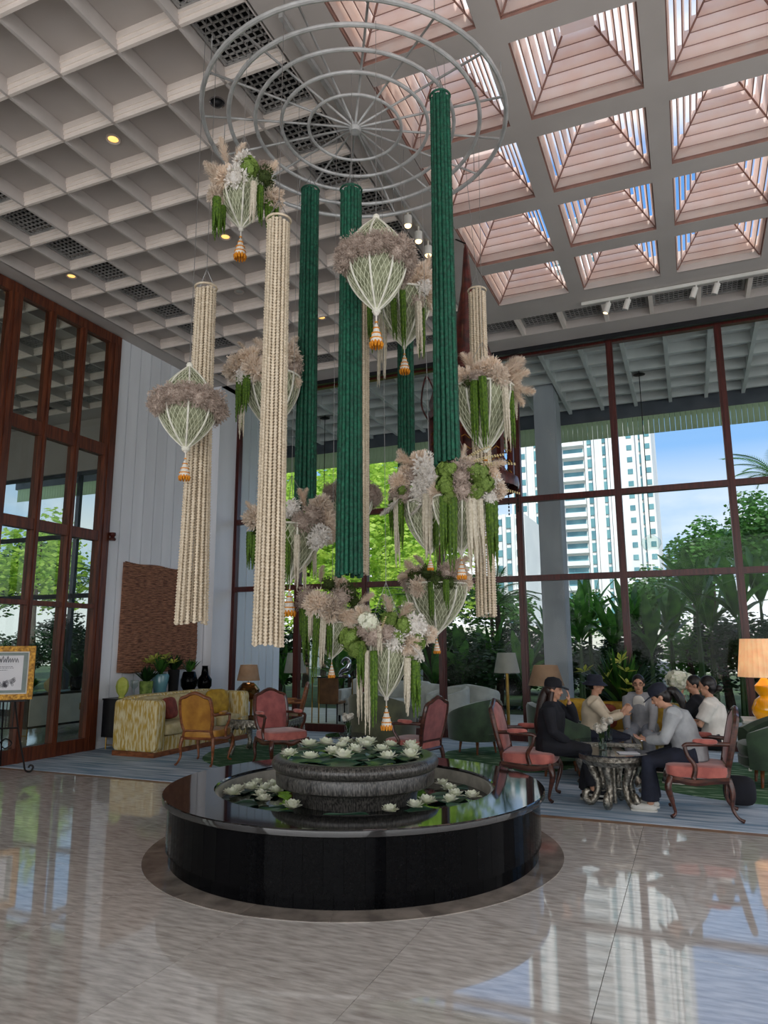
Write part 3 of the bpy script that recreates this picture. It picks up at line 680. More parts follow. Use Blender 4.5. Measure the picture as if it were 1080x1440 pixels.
def amar_mesh(nm, mat_, v):
    m = M()
    for k in range(6):
        q = 2*pi*k/6+v; x, y = .036*cos(q), .036*sin(q); ln = (.55+.45*((k*37+v*11) % 10)/9) if k else 1.0
        pts = []; rr = []; n = int(26*ln)
        for i in range(n+1):
            u = i/n; pts.append((x*(1+.3*u)+R_.uniform(-.003, .003), y*(1+.3*u)+R_.uniform(-.003, .003), -ln*u)); rr.append((.027*(1-u**2.5)+.004)*(1.0+.3*(i % 2)))
        m.tube(pts, rr, 5)
        for i in range(int(34*ln)):
            u = R_.uniform(0, .96); a = R_.uniform(0, 6.28); r0 = .02*(1-u*.6); d = Vector((cos(a), sin(a), -.7))*.022
            p = Vector((x+r0*cos(a), y+r0*sin(a), -ln*u)); s = Vector((-sin(a), cos(a), 0))*.008
            m.add([p-s, p+s, p+d], [(0, 1, 2)])
    return m.mesh(nm, mat_)
FM = {'H': ball_mesh('hydrangea_head', K['hydr'], 260, .20, 'floret'), 'O': ball_mesh('moss_head', K['moss'], 420, .11, 'tuft'),
      'W': ball_mesh('white_foliage', K['whitefl'], 420, .17, 'leaf'), 'S': ball_mesh('statice_cluster', K['statice'], 700, .10, 'tuft'),
      'R': ball_mesh('cream_blossom', K['petal'], 120, .32, 'floret'), 'B': ball_mesh('pampas_tuft', K['pampas'], 620, .26, 'tuft')}
PLM = [plume_mesh(K['pampas']), plume_mesh(K['pampas'], 380, .26), plume_mesh(K['whitefl'], 260, .14)]
AM = {'A': [amar_mesh('green_amaranthus', K['amar'], v) for v in (0, 1, 2)], 'C': [amar_mesh('cream_amaranthus', K['amarc'], v) for v in (0, 1)]}
# sprig of shell-like beads
m = M()
for i in range(16):
    u = i/15
    for s in (-1, 1): m.sq((s*.035*(1-u*.5)+.25*u*u, 0, u), (.07*(1-u*.4), .045, .05), 1, 6, 4)
SPR = m.mesh('dried_sprig', K['cush'])
def ceil_z(P): return 6.965 if P.x < -2.99 else (6.8 if P.x < -2.41 else RC.z)
def shift_top(P, z):
    return ring_top(P)
def prof_cone(u): return (1-u**2.1)**1.0
def prof_dome(u): return (1-u**1.9)**1.0
def net_mesh(up):
    m = M(); n = 32; seg = 20; pr = prof_dome if up else prof_cone; r0, h = .2, .4
    for s in (-1, 1):
        for k in range(n):
            m.tube([(r0*pr(min(u, .985))*cos(2*pi*k/n+s*1.0*u), r0*pr(min(u, .985))*sin(2*pi*k/n+s*1.0*u), (h*u if up else -h*u)) for u in [i/seg for i in range(seg+1)]], .0026, 3, caps=False)
    return m.mesh('net', K['net'])
NETD, NETU = net_mesh(False), net_mesh(True)
def cords_mesh(up, n=8):
    m = M(); pr = prof_dome if up else prof_cone
    for k in range(n):
        m.tube([(.205*pr(min(u, .99))*cos(2*pi*k/n), .205*pr(min(u, .99))*sin(2*pi*k/n), (.4*u if up else -.4*u)) for u in [i/14 for i in range(15)]], .0075, 5)
    m.tube([(.205*cos(2*pi*k/24), .205*sin(2*pi*k/24), 0) for k in range(24)], .008, 5, closed=True)
    return m.mesh('cord', K['netcl'])
CORD, CORU = cords_mesh(False), cords_mesh(True)
def lin_mesh(up):
    pr = prof_dome if up else prof_cone
    return M().lathe([(.186*pr(i/12*.985), (.4 if up else -.4)*i/12*.96) for i in range(13)][::(-1 if not up else 1)], 20).mesh('lining', K['lining'])
LIND, LINU = lin_mesh(False), lin_mesh(True)
# tassel, unit length 1
m = M(); m.lathe([(0, 0), (.07, -.01), (.075, -.06), (.06, -.1), (.02, -.12), (.018, -.36), (.05, -.38), (.05, -.44), (.075, -.5), (.09, -.56), (.12, -.66), (.15, -.78), (.16, -.88), (.14, -.9)][::-1], 14)
m.c = 1
for z, r in ((-.3, .03), (-.47, .075), (-.62, .122), (-.76, .156)):
    m.lathe([(r*.8, z-.02), (r+.012, z-.012), (r+.012, z+.012), (r*.8, z+.02)], 14)
TAS = m.mesh('tassel', [K['pale'], K['orange']])
m = M()
for k in range(11):
    q = 2*pi*k/11; m.tube([(.10*cos(q), .10*sin(q), -.8), (.155*cos(q), .155*sin(q), -.9), (.15*cos(q), .15*sin(q), -1.0)], [.03, .045, .02], 6)
FRI = m.mesh('marigold_fringe', K['orange'])
def tassel(t, z, L_):
    o = put('tassel', TAS, t, (0, 0, z), None, L_); put('marigold_fringe', FRI, o)
def wire_up(t, D0, zt, r, n=4):
    zr = ceil_z(t.location)-t.location.z
    for k in range(n):
        q = 2*pi*k/n+.4; M().tube([(r*.95*cos(q), r*.95*sin(q), zt), (0, 0, min(zt+.45, zr-.05))], .0022, 4).build('wire', K['wire'], t)
    M().tube([(0, 0, min(zt+.45, zr-.05)), shift_top(t.location, zr)], .0022, 4).build('wire', K['wire'], t)
BG = 'hanging flower baskets'
def basket(label, cx, yr, yt, yb, w, D, fl, netless=False):
    P = hp(cx, yr, D); r = w/2*px(P)[2]/FPX; tip = hp(cx, yt, D).z; bot = hp(cx, yb, D).z
    t = thing('flower_basket', label, 'flower basket', P, R_.uniform(0, 6), BG); t.rotation_euler = (0, 0, 0)
    h = P.z-tip; sc = (r/.2, r/.2, h/.4); q = R_.uniform(0, 6)
    put('lining', LIND, t, None, (0, 0, q), sc); put('net', NETD, t, None, (0, 0, q), sc); put('cord', CORD, t, None, (0, 0, q), sc)
    tassel(t, tip-P.z+.01, tip-bot); wire_up(t, D, 0, r)
    right = Vector((P.y, -P.x, 0)).normalized(); fw = Vector((P.x, P.y, 0)).normalized()
    for f in fl:
        k, x, y, s = f[:4]; dd = f[4] if len(f) > 4 else -.7
        sp = s*px(P)[2]/FPX
        if k in FM:
            p = hp(x, y, D+dd*r); s3 = (sp/2*R_.uniform(.95, 1.1), sp/2*R_.uniform(.95, 1.1), sp/2*R_.uniform(.85, 1.0))
            put(FM[k].name.split('.')[0], FM[k], t, p-P, (R_.uniform(0, 6), R_.uniform(0, 6), R_.uniform(0, 6)), s3)
        elif k in AM:
            dd = f[4] if len(f) > 4 else -1.0; p = hp(x, y, D+dd*r)
            wv = f[5] if len(f) > 5 else 12; wd = wv*px(P)[2]/FPX/.13
            mm = R_.choice(AM[k]); put(mm.name.split('.')[0], mm, t, p-P, (R_.uniform(-.03, .03), R_.uniform(-.03, .03), R_.uniform(0, 6)), (wd, wd, sp*1.02))
        else:   # plume from x,y in picture direction ang (0 = up, + = right), tilt toward viewer
            ang = radians(f[5] if len(f) > 5 else 0); p = hp(x, y, D+dd*r)
            d = (Vector((0, 0, 1))*cos(ang)+right*sin(ang)-fw*R_.uniform(.0, .5)).normalized()
            mm = {'P': PLM[0], 'Q': PLM[1], 'V': PLM[2], 'G': SPR}[k]
            rot = (d.to_track_quat('Z', 'X') @ mathutils.Quaternion((0, 0, 1), R_.uniform(0, 6.28))).to_euler()
            put(mm.name.split('.')[0], mm, t, p-P, rot, sp)
    # filler around the rim so the arrangement closes on the far side as well
    for k in range(5):
        a = atan2(fw.y, fw.x)+radians(-80+40*k); mm = FM[R_.choice('BSO')]
        put(mm.name.split('.')[0], mm, t, (r*.75*cos(a), r*.75*sin(a), .04), (0, R_.uniform(0, 6), 0), r*.42)
    return t
import mathutils
basket('white net flower basket at the top left, with green moss balls and pale plumes', 341, 262, 322, 367, 72, 5.25,
  [('Q',330,262,48,-.6,-60),('Q',322,258,44,-.6,-75),('P',322,240,46,-.2,-18),('P',330,235,40,0,8),('W',345,232,34),('W',331,250,34,-.9),('B',316,252,32,-.6),('B',306,274,26,-.2),('H',352,236,30,-.9),('O',372,248,32,-.8),('O',376,262,26,-.4),('B',382,278,30,-.2),('S',372,235,26,.2),('Q',365,250,36,-.4,55),
   ('A',305,278,60,-.9,11),('A',314,290,44,-.3,8),('C',357,256,62,-1.15,8),('A',366,262,58,-.9,9),('A',378,272,56,-.2,12),('B',387,285,22,0),('A',389,280,34,0,8)])
basket('large flower basket low at the centre, hanging just above the lotus bowl', 543, 905, 982, 1029, 66, 5.35,
  [('Q',530,885,50,-.5,-55),('Q',525,895,46,-.3,-75),('P',520,885,46,-.2,-35),('Q',560,880,46,-.2,25),('Q',550,875,44,.2,0),('H',548,872,28,-.6),('H',568,880,26,-.9),('H',560,897,22,-1.0),('H',585,902,28,-.4),('H',492,898,36,-.4),('H',503,912,30,-.8),('R',517,874,26,-1.0),('R',524,880,20,-1.1),('S',528,893,40,-1.0),('S',512,886,26,-.9),('W',555,900,34,-1.0),('W',582,880,36,-.7),('W',592,890,30,-.2),('B',575,905,30,-.6),('S',545,890,26,-1.2),('H',576,925,24,-.3),('V',575,905,34,-1,125),('W',585,920,24,-.4),('B',600,893,26,0),
   ('G',534,905,36,-1.2,0),('C',534,880,40,-1.3,7),('A',507,905,60,-1,10),('C',506,915,96,-.7,8),('C',517,915,108,-.9,9),('A',526,915,98,-1.1,10),('C',573,925,76,-.7,9),('A',583,928,76,-.5,14)])
basket('flower basket left of centre with long green and cream tassels, tip hidden by its flowers', 467, 876, 926, 955, 62, 6.1,
  [('P',452,825,34,-.3,-10),('Q',468,830,44,-.2,20),('O',462,822,28,-.4),('O',492,832,32,-.5),('O',498,845,26,-.3),('B',478,825,26,0),('S',480,840,34,-.8),('S',432,838,32,-.5),('S',425,850,24,-.2),('B',448,850,34,-.9),('B',465,858,34,-.9),('S',470,850,30,-1),('W',452,858,24,-1),('Q',500,850,34,-.4,60),('B',506,862,26,0),
   ('A',430,858,74,-.7,11),('A',446,862,92,-1,9),('C',455,866,70,-1,9),('A',463,866,58,-.9,9),('C',437,862,40,-.8,8),('A',425,856,40,-.3,8),('B',488,868,22,-.8)])
basket('flower basket below the right hand cluster, olive moss top and small white net cone', 613, 822, 892, 921, 84, 6.5,
  [('Q',598,806,40,-.4,-70),('Q',592,808,36,-.3,-85),('P',600,800,30,0,-30),('Q',630,805,40,-.2,50),('B',640,805,34,-.1),('O',585,812,30,-.5),('O',600,806,28,-.6),('O',612,816,30,-.9),('S',625,806,30,-.7),('S',640,815,28,-.5),('B',650,822,24,.1),('S',575,820,26,-.2),('B',590,826,26,-.7),('O',632,820,24,-.8),
   ('A',606,818,52,-1.0,8),('A',627,815,40,-1.0,9),('A',580,825,40,0,8)])
basket('flower basket behind the broad cream bead column, plumes spilling to its right', 409, 742, 816, 869, 88, 6.0,
  [('Q',425,725,50,-.4,60),('P',430,720,40,-.2,-10),('Q',440,735,44,-.2,70),('P',420,710,30,0,30),('S',438,725,36,-.7),('S',425,735,32,-.9),('S',448,738,28,-.5),('B',450,715,34,-.3),('B',455,735,34,-.3),('W',452,752,32,-.7),('W',445,760,28,-.9),('W',410,715,28,-.7),('B',462,750,26,0),('W',398,725,24,-.6),('B',360,730,34,0),('P',365,725,30,0,-55),('O',362,745,26,0),
   ('A',404,730,96,-.8,9),('C',418,752,74,-1.0,8),('A',352,748,52,0,10),('A',360,752,48,0,10),('C',428,770,60,-.2,6),('A',433,760,46,.3,12),('C',442,765,50,0,6)])
basket('flower basket left behind the broad cream bead column near the ceiling, creamy tufts on top', 382, 532, 606, 640, 78, 6.6,
  [('Q',380,512,44,-.2,-20),('P',390,505,34,0,10),('B',338,512,32,-.3),('B',330,522,28,-.2),('B',352,505,32,-.6),('B',358,520,34,-.9),('S',368,512,28,-.6),('W',345,530,26,-.8),('P',350,500,26,0,-30),('B',404,500,34,-.3),('S',412,515,30,-.2),('B',408,535,28,-.2),('Q',405,495,30,0,20),('O',410,545,20,0),
   ('A',339,530,68,-.6,12),('A',347,528,50,-.9,10),('C',340,560,56,-.6,8)])
basket('flower basket half hidden behind the central macrame lantern, beige plumes at its right', 568, 418, 488, 527, 76, 6.2,
  [('Q',588,400,44,-.4,10),('P',592,395,40,0,35),('B',590,392,36,-.3),('B',596,420,34,-.2),('S',600,410,28,0),('W',596,405,22,-.8),('S',585,425,26,-.7),('B',578,405,30,-.3),
   ('A',566,408,88,-1.0,8),('A',553,420,60,-.9,8),('C',588,425,78,-.9,9),('A',594,430,78,-.4,9),('C',541,425,110,0,8),('C',535,430,120,.2,6),('A',520,430,70,0,8)])
basket('flower basket before the wooden lantern, cream plumes flaring to the right', 680, 548, 636, 650, 84, 6.15,
  [('P',662,530,38,-.2,-5),('Q',668,530,42,-.1,-15),('Q',700,532,48,-.4,60),('Q',705,535,44,-.3,75),('P',700,525,42,0,50),('P',712,540,48,-.2,115),('P',710,542,44,-.1,130),('B',655,530,26,-.5),('B',690,520,32,-.6),('B',700,530,28,-.8),('B',680,522,30,-.4),('S',662,536,26,-.8),('S',672,532,24,-.9),('O',658,538,18,-.9),('S',705,545,26,-.5),('B',718,530,28,-.2),('S',650,540,22,-.2),
   ('A',667,536,92,-1.0,11),('A',678,530,100,-1.1,11),('C',710,545,92,-.7,9),('A',718,550,80,-.3,8),('C',722,555,36,0,10)])
basket('flower basket of the right hand cluster, left one, thick white foliage over a net cone', 604, 708, 778, 804, 72, 5.7,
  [('Q',590,655,38,-.3,-65),('Q',585,660,40,-.2,-55),('B',590,648,26,-.3),('W',600,660,42,-.8),('W',608,676,40,-1.0),('W',595,682,34,-.8),('W',615,690,34,-.9),('W',588,695,26,-.8),('W',600,700,28,-1.0),('S',580,672,28,-.4),('B',562,680,30,-.3),('S',568,695,30,-.5),('S',556,695,26,-.2),('V',562,700,40,-.6,-140),('B',572,664,20,-.2),('H',566,690,16,-.7),('V',595,705,30,-1,-150),('W',625,700,28,-.4),
   ('C',557,700,96,-.4,8),('A',564,702,70,-.5,8),('A',550,700,60,0,7),('C',601,695,88,-1.15,14),('A',612,710,76,-.7,9),('C',620,715,70,-.3,8)])
basket('flower basket of the right hand cluster, right one, green hydrangea heads above long green tassels', 647, 700, 778, 817, 74, 5.15,
  [('P',632,660,38,-.4,-35),('P',640,655,36,-.3,40),('G',655,655,52,-.6,65),('G',665,658,56,-.5,75),('G',650,650,44,-.2,50),('P',672,660,44,-.3,75),('B',642,650,28,-.3),('H',628,662,30,-1.0),('H',626,682,30,-1.0),('H',632,700,22,-1.1),('S',648,672,34,-1.0),('S',652,690,32,-1.1),('S',642,655,26,-.7),('H',672,665,34,-.8),('H',680,680,30,-.7),('H',668,692,26,-.9),('W',692,680,28,-.3),('B',698,690,28,-.1),('B',690,668,24,-.2),('W',688,700,24,-.5),('S',660,660,26,-.9),('B',660,655,24,-.4),('G',685,690,44,0,85),
   ('A',624,698,92,-1.1,12),('A',636,700,98,-1.15,13),('A',631,700,70,-1,10),('C',662,700,100,-.9,14),('C',674,702,86,-.7,10),('A',692,705,96,-.4,15),('A',688,706,76,-.5,10)])
LG = 'macrame lanterns'
def lantern(label, cx, y0, ym, y1, yb, w, D):
    P = hp(cx, ym, D); r = w/2*px(P)[2]/FPX*.80; zt = hp(cx, y0, D).z-P.z; zb = hp(cx, y1, D).z-P.z; bot = hp(cx, yb, D).z-P.z
    t = thing('macrame_lantern', label, 'lantern', P, R_.uniform(0, 1), LG)
    put('upper_lining', LINU, t, None, None, (r/.2, r/.2, zt/.4)); put('upper_net', NETU, t, None, None, (r/.2, r/.2, zt/.4)); put('upper_cord', CORU, t, None, None, (r/.2, r/.2, zt/.4))
    put('lining', LIND, t, None, None, (r/.2, r/.2, -zb/.4)); put('net', NETD, t, None, None, (r/.2, r/.2, -zb/.4)); put('cord', CORD, t, None, None, (r/.2, r/.2, -zb/.4))
    for k in range(30):
        q = 2*pi*k/30; put('statice_cluster', FM['S'], t, (r*1.06*cos(q), r*1.06*sin(q), r*R_.uniform(-.2, .2)), (R_.uniform(0, 6), R_.uniform(0, 6), 0), r*R_.uniform(.32, .46))
    M().lathe([(0, -.02), (.02, -.015), (.028, 0), (.02, .02), (0, .03)], 10).build('finial', K['netcl'], t, (0, 0, zt))
    M().lathe([(0, -.02), (.025, -.015), (.034, 0), (.025, .02), (0, .03)], 10).build('collar', K['netcl'], t, (0, 0, zb))
    tassel(t, zb, (zb-bot)); M().tube([(0, 0, zt), (0, 0, ceil_z(P)-P.z)], .0025, 4).build('wire', K['wire'], t)
lantern('white macrame lantern with dried flower wreath, left, before the slim cream column', 264, 514, 571, 632, 676, 99, 5.45)
lantern('white macrame lantern with a wreath of dried flowers, high at the centre', 529, 306, 368, 438, 489, 106, 4.85)
lantern('macrame lantern whose brown wreath peeks out on both sides of the central green column', 495, 655, 697, 750, 790, 76, 7.2)
# ================================================================ wooden lantern behind the right hand green column
P = hp(664, 690, 8.6); t = thing('wooden_lantern', 'large dark carved wooden lantern with domed roof hanging behind the right hand green column', 'lantern', P)
zt = lambda y: hp(664, y, 8.6).z-P.z
k1 = 66*px(P)[2]/FPX
M().lathe([(k1*.98, zt(690)), (k1, zt(684)), (k1*.98, zt(676)), (k1*.9, zt(672))], 24).build('base_rim', K['pagoda'], t)
M().lathe([(k1*.9, zt(592)), (k1*.93, zt(584)), (k1*.86, zt(576)), (k1*.9, zt(568)), (k1*.78, zt(545)), (k1*.5, zt(500)), (k1*.26, zt(450)), (k1*.12, zt(400)), (.03, zt(350)), (0, zt(340))], 24).build('dome_roof', K['pagoda'], t)
po = M().box((-.03, -.03, zt(676)), (.03, .03, zt(584))).mesh('post', K['pagoda'], False)
for k in range(12): q = 2*pi*k/12; put('post', po, t, (k1*.86*cos(q), k1*.86*sin(q), 0), (0, 0, q))
M().lathe([(k1*.62, zt(690)), (k1*.66, zt(640)), (k1*.62, zt(590))], 20).build('inner_screen', K['pagoda'], t)
gm = M()
for i in range(5): gm.tube([(.0, -.13, zt(672-14*i)), (0, -.06, zt(668-14*i)), (0, 0, zt(674-14*i)), (0, .06, zt(668-14*i)), (0, .13, zt(672-14*i))], .008, 4)
gme = gm.mesh('fretwork', K['gilt'])
for k in range(12): q = 2*pi*(k+.5)/12; put('fretwork', gme, t, (k1*.85*cos(q), k1*.85*sin(q), 0), (0, 0, q))
dp = M()
for i in range(6): dp.sq((0, 0, -.045*i), (.02, .02, .035), 1, 6, 4)
dpm = dp.mesh('crystal_drop', K['iron'])
for k in range(14): q = 2*pi*k/14; put('crystal_drop', dpm, t, (k1*.97*cos(q), k1*.97*sin(q), zt(690)-.02))
for s in (-1, 1): M().tube(cat_rom([(s*k1*.9, 0, zt(590)), (s*k1*1.12, 0, zt(560)), (s*k1*1.0, 0, zt(520)), (s*k1*.8, 0, zt(545))], 5), .012, 5).build('scroll_bracket', K['pagoda'], t)
M().tube([(0, 0, zt(342)), (-2.47-P.x if -2.41 <= P.x < -2 else 0, 0, 6.805-P.z)], .01, 5).build('chain', K['iron'], t)
# ================================================================ ceiling lamps and fittings
def downlight(x, y, z, lb, lit=True):
    t = thing('downlight', lb, 'ceiling lamp', (x, y, z))
    M().lathe([(.055, 0), (.075, -.008), (.08, .0), (.08, .01), (.055, .01)], 20).build('trim_ring', K['rib'], t)
    M().lathe([(0, .004), (.055, .004), (.055, .012), (0, .012)], 18).build('lens', K['lampon'] if lit else K['white'], t)
downlight(-5.35, 5.2, 6.955, 'lit amber downlight in the coffer left of the top left basket')
downlight(-5.35, 7.25, 6.955, 'lit amber downlight in the coffer below the top left basket')
downlight(-8.05, 7.22, 6.955, 'small downlight in the edge coffer above the left glazing')
downlight(-6.05, 8.6, 6.955, 'small white downlight in the coffer beside the slim cream column', False)
downlight(-5.3, 9.9, 6.955, 'small downlight in a coffer near the far end of the ceiling')
t = thing('dome_camera', 'small dark dome camera on a ceiling coffer under the ring', 'camera', (-4.0, 5.2, 6.96))
M().lathe([(0, -.05), (.035, -.042), (.055, -.02), (.06, 0)], 16).build('dome', K['black'], t); M().lathe([(.06, 0), (.075, -.01), (.08, .005)], 16).build('base_ring', K['chrome'], t)
tr = M().box((-2.80, 4.4, 6.74), (-2.76, 9.2, 6.79)).build('lighting_track', K['grille'], smooth=False); tag(tr, 'long ceiling lighting track running away from the ring towards the window', 'track')
for i, (y, lb) in enumerate(((7.35, 'lit white track lamp on the central ceiling track, nearest of three'), (7.72, 'lit white track lamp on the central ceiling track, middle one'), (8.08, 'lit white track lamp on the central ceiling track, farthest of three'))):
    t = thing('track_lamp', lb, 'spotlight', (-2.78, y, 6.74), 0, 'track lamps over the centre')
    M().tube([(0, 0, 0), (0, 0, -.07)], .012, 6).build('stem', K['white'], t)
    M().lathe([(.045, -.2), (.05, -.19), (.05, -.08), (.03, -.07)], 14).build('housing', K['white'], t)
    M().sq((0, 0, -.2), (.085, .085, .06), 1, 12, 6).build('bulb', K['bulb'], t)
tr = M().box((-1.2, 10.72, 6.74), (2.6, 10.75, 6.79)).build('lighting_track', K['white'], smooth=False); tag(tr, 'short white ceiling lighting track near the glass wall', 'track')
for i, (x, y) in enumerate(((858, 435), (886, 432), (980, 412), (1011, 408))):
    P = onz(x, y, 6.62); t = thing('track_lamp', f'white cylinder spotlight on the track by the glass wall, {ordn[i]} from the left', 'spotlight', (P.x, 10.735, 6.74), 0, 'spotlights by the glass wall')
    T = Matrix.Rotation(.35, 4, 'Y')
    M().tube([(0, 0, 0), (0, 0, -.05)], .012, 6).build('stem', K['white'], t)
    M().tube([T @ Vector((0, 0, -.04)), T @ Vector((0, 0, -.2))], .043, 14).build('housing', K['white'], t)
    M().tube([T @ Vector((0, 0, -.2)), T @ Vector((0, 0, -.204))], .034, 12).build('lens', K['bulb'] if i == 0 else K['grille'], t)
# ================================================================ furniture
def mirror_y(pts): return pts+[(-u, v) for u, v in pts[::-1]]
def french(label, x, y, ang, seatm, backm, woodm, arms=True, sc=1.0, nm='french_armchair', group='carved armchairs'):
    t = thing(nm, label, 'chair', (x, y, .005 if y > YC else 0), ang, group); t.scale = (sc,)*3
    m = M(); m.sq((.02, 0, .415), (.56, .56, .13), .35, 20, 8); m.build('seat', seatm, t)
    m = M()
    for sy in (-1, 1):
        m.tube(cat_rom([(-.24, sy*.25, .355), (-.1, sy*.27, .345), (.05, sy*.28, .325), (.2, sy*.275, .345), (.27, sy*.25, .355)], 4), .022, 6, flat=1.4)
    m.tube(cat_rom([(.275, -.25, .355), (.29, -.1, .345), (.295, 0, .32), (.29, .1, .345), (.275, .25, .355)], 4), .022, 6, flat=1.4)
    m.tube([(-.24, -.25, .355), (-.24, .25, .355)], .022, 6); m.build('seat_rail', woodm, t)
    fl = M().tube(cat_rom([(.25, .25, .37), (.285, .28, .27), (.25, .25, .12), (.235, .235, .04), (.27, .265, .012)], 5), rrf([.034, .032, .018, .013, .02], 5), 7)
    fm = fl.mesh('leg', woodm)
    put('leg', fm, t); put('leg', fm, t, None, None, (1, -1, 1))
    rl = M().tube(cat_rom([(-.235, .235, .37), (-.26, .25, .25), (-.25, .245, .12), (-.29, .26, .04), (-.34, .27, .012)], 5), rrf([.03, .026, .018, .014, .019], 5), 7)
    rm = rl.mesh('leg', woodm); put('leg', rm, t); put('leg', rm, t, None, None, (1, -1, 1))
    T = Matrix.Translation((-.245, 0, .46)) @ Matrix.Rotation(radians(-13), 4, 'Y')
    half = [(.205, .0), (.235, .1), (.245, .28), (.235, .40), (.215, .455), (.15, .475), (.07, .515), (0, .53)]
    out = [Vector((0, u, v)) for u, v in half]+[Vector((0, -u, v)) for u, v in half[::-1][1:]]
    m = M(); m.T = T
    m.tube([Vector((0, .23, -.11))]+cat_rom(out, 3)+[Vector((0, -.23, -.11))], .024, 7, flat=1.2); m.tube([(0, -.2, 0), (0, .2, 0)], .02, 6)
    m.sq((0, 0, .535), (.05, .12, .045), 1, 10, 5); m.build('back_frame', woodm, t)
    po = [(u*.95, .015+v*.96) for u, v in half]; po = po+[(-u, v) for u, v in po[::-1][1:]]
    m = M(); m.T = T; m.pad([(u, v) for u, v in po], .012, .035); m.build('backrest', backm, t)
    m = M(); m.T = T @ Matrix.Rotation(pi, 4, 'Z'); m.pad([(u, v) for u, v in po[::-1]], .012, .014); m.build('back_panel', backm, t)
    if arms:
        am = M(); am.tube(cat_rom([(-.285, .235, .67), (-.15, .27, .675), (.0, .3, .67), (.1, .3, .665), (.13, .295, .64)], 4), .02, 7)
        am.tube(cat_rom([(.12, .297, .66), (.1, .3, .57), (.04, .285, .47), (.06, .27, .36)], 4), rrf([.02, .018, .022, .026], 4), 7)
        a1 = am.mesh('arm', woodm); pd = M().sq((-.06, .285, .695), (.22, .06, .05), .6, 12, 6).mesh('arm_pad', seatm)
        for s in (1, -1): put('arm', a1, t, None, None, (1, s, 1)); put('arm_pad', pd, t, None, None, (1, s, 1))
    return t
french('coral velvet carved armchair at the right holding the woman in pale grey', -.04, 7.78, pi+.06, K['pink'], K['pinkb'], K['wood'], sc=1.0)
french('coral velvet carved armchair beside the fountain where the woman in black sits', -1.70, 7.98, .02, K['pink'], K['pink'], K['wood'], sc=1.0)
french('rose velvet carved armchair left of the lotus bowl, facing the fountain', -5.15, 8.62, -.55, K['pink'], K['pinkb'], K['wood'])
french('rose velvet carved armchair behind the lotus bowl, turned away to the left', -3.22, 8.55, pi-.25, K['pink'], K['pinkb'], K['wood'], sc=.98)
french('mustard leather carved chair with its back to the viewer in front of the gold sofa', -6.28, 8.52, radians(98), K['tan'], K['tan'], K['wood2'], sc=.97)
french('brown leather carved armchair farther back behind the rose armchair', -6.25, 10.6, radians(205), K['tan2'], K['tan2'], K['wood2'], sc=.98)
def tub(label, x, y, ang, m_, sc=1.0, legs=K['wood2'], nm='tub_chair', group='tub chairs', thick=.09, hb=.80, ha=.56, r=.36, cush=None):
    t = thing(nm, label, 'chair', (x, y, .005), ang, group); t.scale = (sc,)*3
    n = 28; vs = []; fs = []; A = radians(128); m = M()
    for i in range(n+1):
        a = pi-A+2*A*i/n; u = abs(i/n-.5)*2; top = hb-(hb-ha)*(u**1.6); st = 1+.18*u
        prof = [(r+.02, .20), (r+.035, top-.05), (r+.02, top-.01), (r-thick*.4, top), (r-thick, top-.04), (r-thick, .25)]
        for q, z in prof: vs.append((q*cos(a)*st+.03, q*sin(a), z))
    k = 6
    for i in range(n):
        for j in range(k): fs.append((i*k+j, (i+1)*k+j, (i+1)*k+(j+1) % k, i*k+(j+1) % k)[::-1])
    fs.append(tuple(range(k))); fs.append(tuple(n*k+j for j in range(k))[::-1]); m.add(vs, fs); m.build('backrest', m_, t)
    M().sq((.05, 0, .37), (.62, .56, .17), .5, 18, 8).build('seat_cushion', cush or m_, t)
    M().lathe([(.0, .19), (.33, .19), (.37, .22), (.37, .3), (0, .3)], 24).build('seat_base', m_, t)
    lg = M().tube([(0, 0, .2), (.02, .02, 0)], [.024, .013], 7).mesh('leg', legs)
    for q in (45, 135, 225, 315): put('leg', lg, t, (.24*cos(radians(q)), .24*sin(radians(q)), 0), (0, 0, radians(q-45)))
    return t
tub('large dark olive tub chair seen from behind, directly behind the lotus bowl', -4.1, 9.55, radians(80), K['olive'], 1.18)
tub('dark green tub chair seen from behind, behind the rose armchair by the glass wall', -3.05, 10.75, radians(150), K['velvet'], 1.0)
tub('dark green tub chair holding the person in the bucket hat', -1.62, 9.45, radians(15), K['velvet'], 1.08)
tub('dark green tub chair at the right edge below the yellow lamp', .78, 9.55, radians(185), K['velvet'], 1.08)
# sofa
t = thing('sofa', 'long sofa in gold streaked ivory fabric along the white board wall', 'sofa', (-7.98, 8.55, .004))
def rb(a, b, e=.18):
    return M().sq(((a[0]+b[0])/2, (a[1]+b[1])/2, (a[2]+b[2])/2), (b[0]-a[0], b[1]-a[1], b[2]-a[2]), e, 24, 12)
rb((0, 0, .07), (.80, .22, .80)).build('armrest', K['sofa'], t); rb((0, 2.18, .07), (.80, 2.4, .80)).build('armrest', K['sofa'], t)
rb((0, .1, .07), (.2, 2.3, .84)).build('backrest', K['sofa'], t); M().box((.02, .05, .07), (.76, 2.35, .27)).build('base', K['sofa'], t)
M().box((.01, .01, 0), (.78, 2.39, .07)).build('plinth', K['wood2'], t, smooth=False)
for k in range(3): rb((.16, .23+.65*k, .27), (.80, .23+.65*k+.64, .45), .3).build('seat_cushion', K['cush'], t); rb((.17, .23+.65*k, .44), (.36, .23+.65*k+.64, .82), .35).build('back_cushion', K['cush'], t)
def pillow(x, y, z, rz, m_, lb, s=.4):
    o = M().sq((0, 0, 0), (.14, s, s*.95), .55, 16, 10).build('pillow', m_, None, (x, y, z)); o.rotation_euler = (0, radians(-14), rz); tag(o, lb, 'pillow')
pillow(-7.45, 10.38, .66, -.35, K['gold'], 'gold pillow leaning at the far arm of the gold streaked sofa', .42)
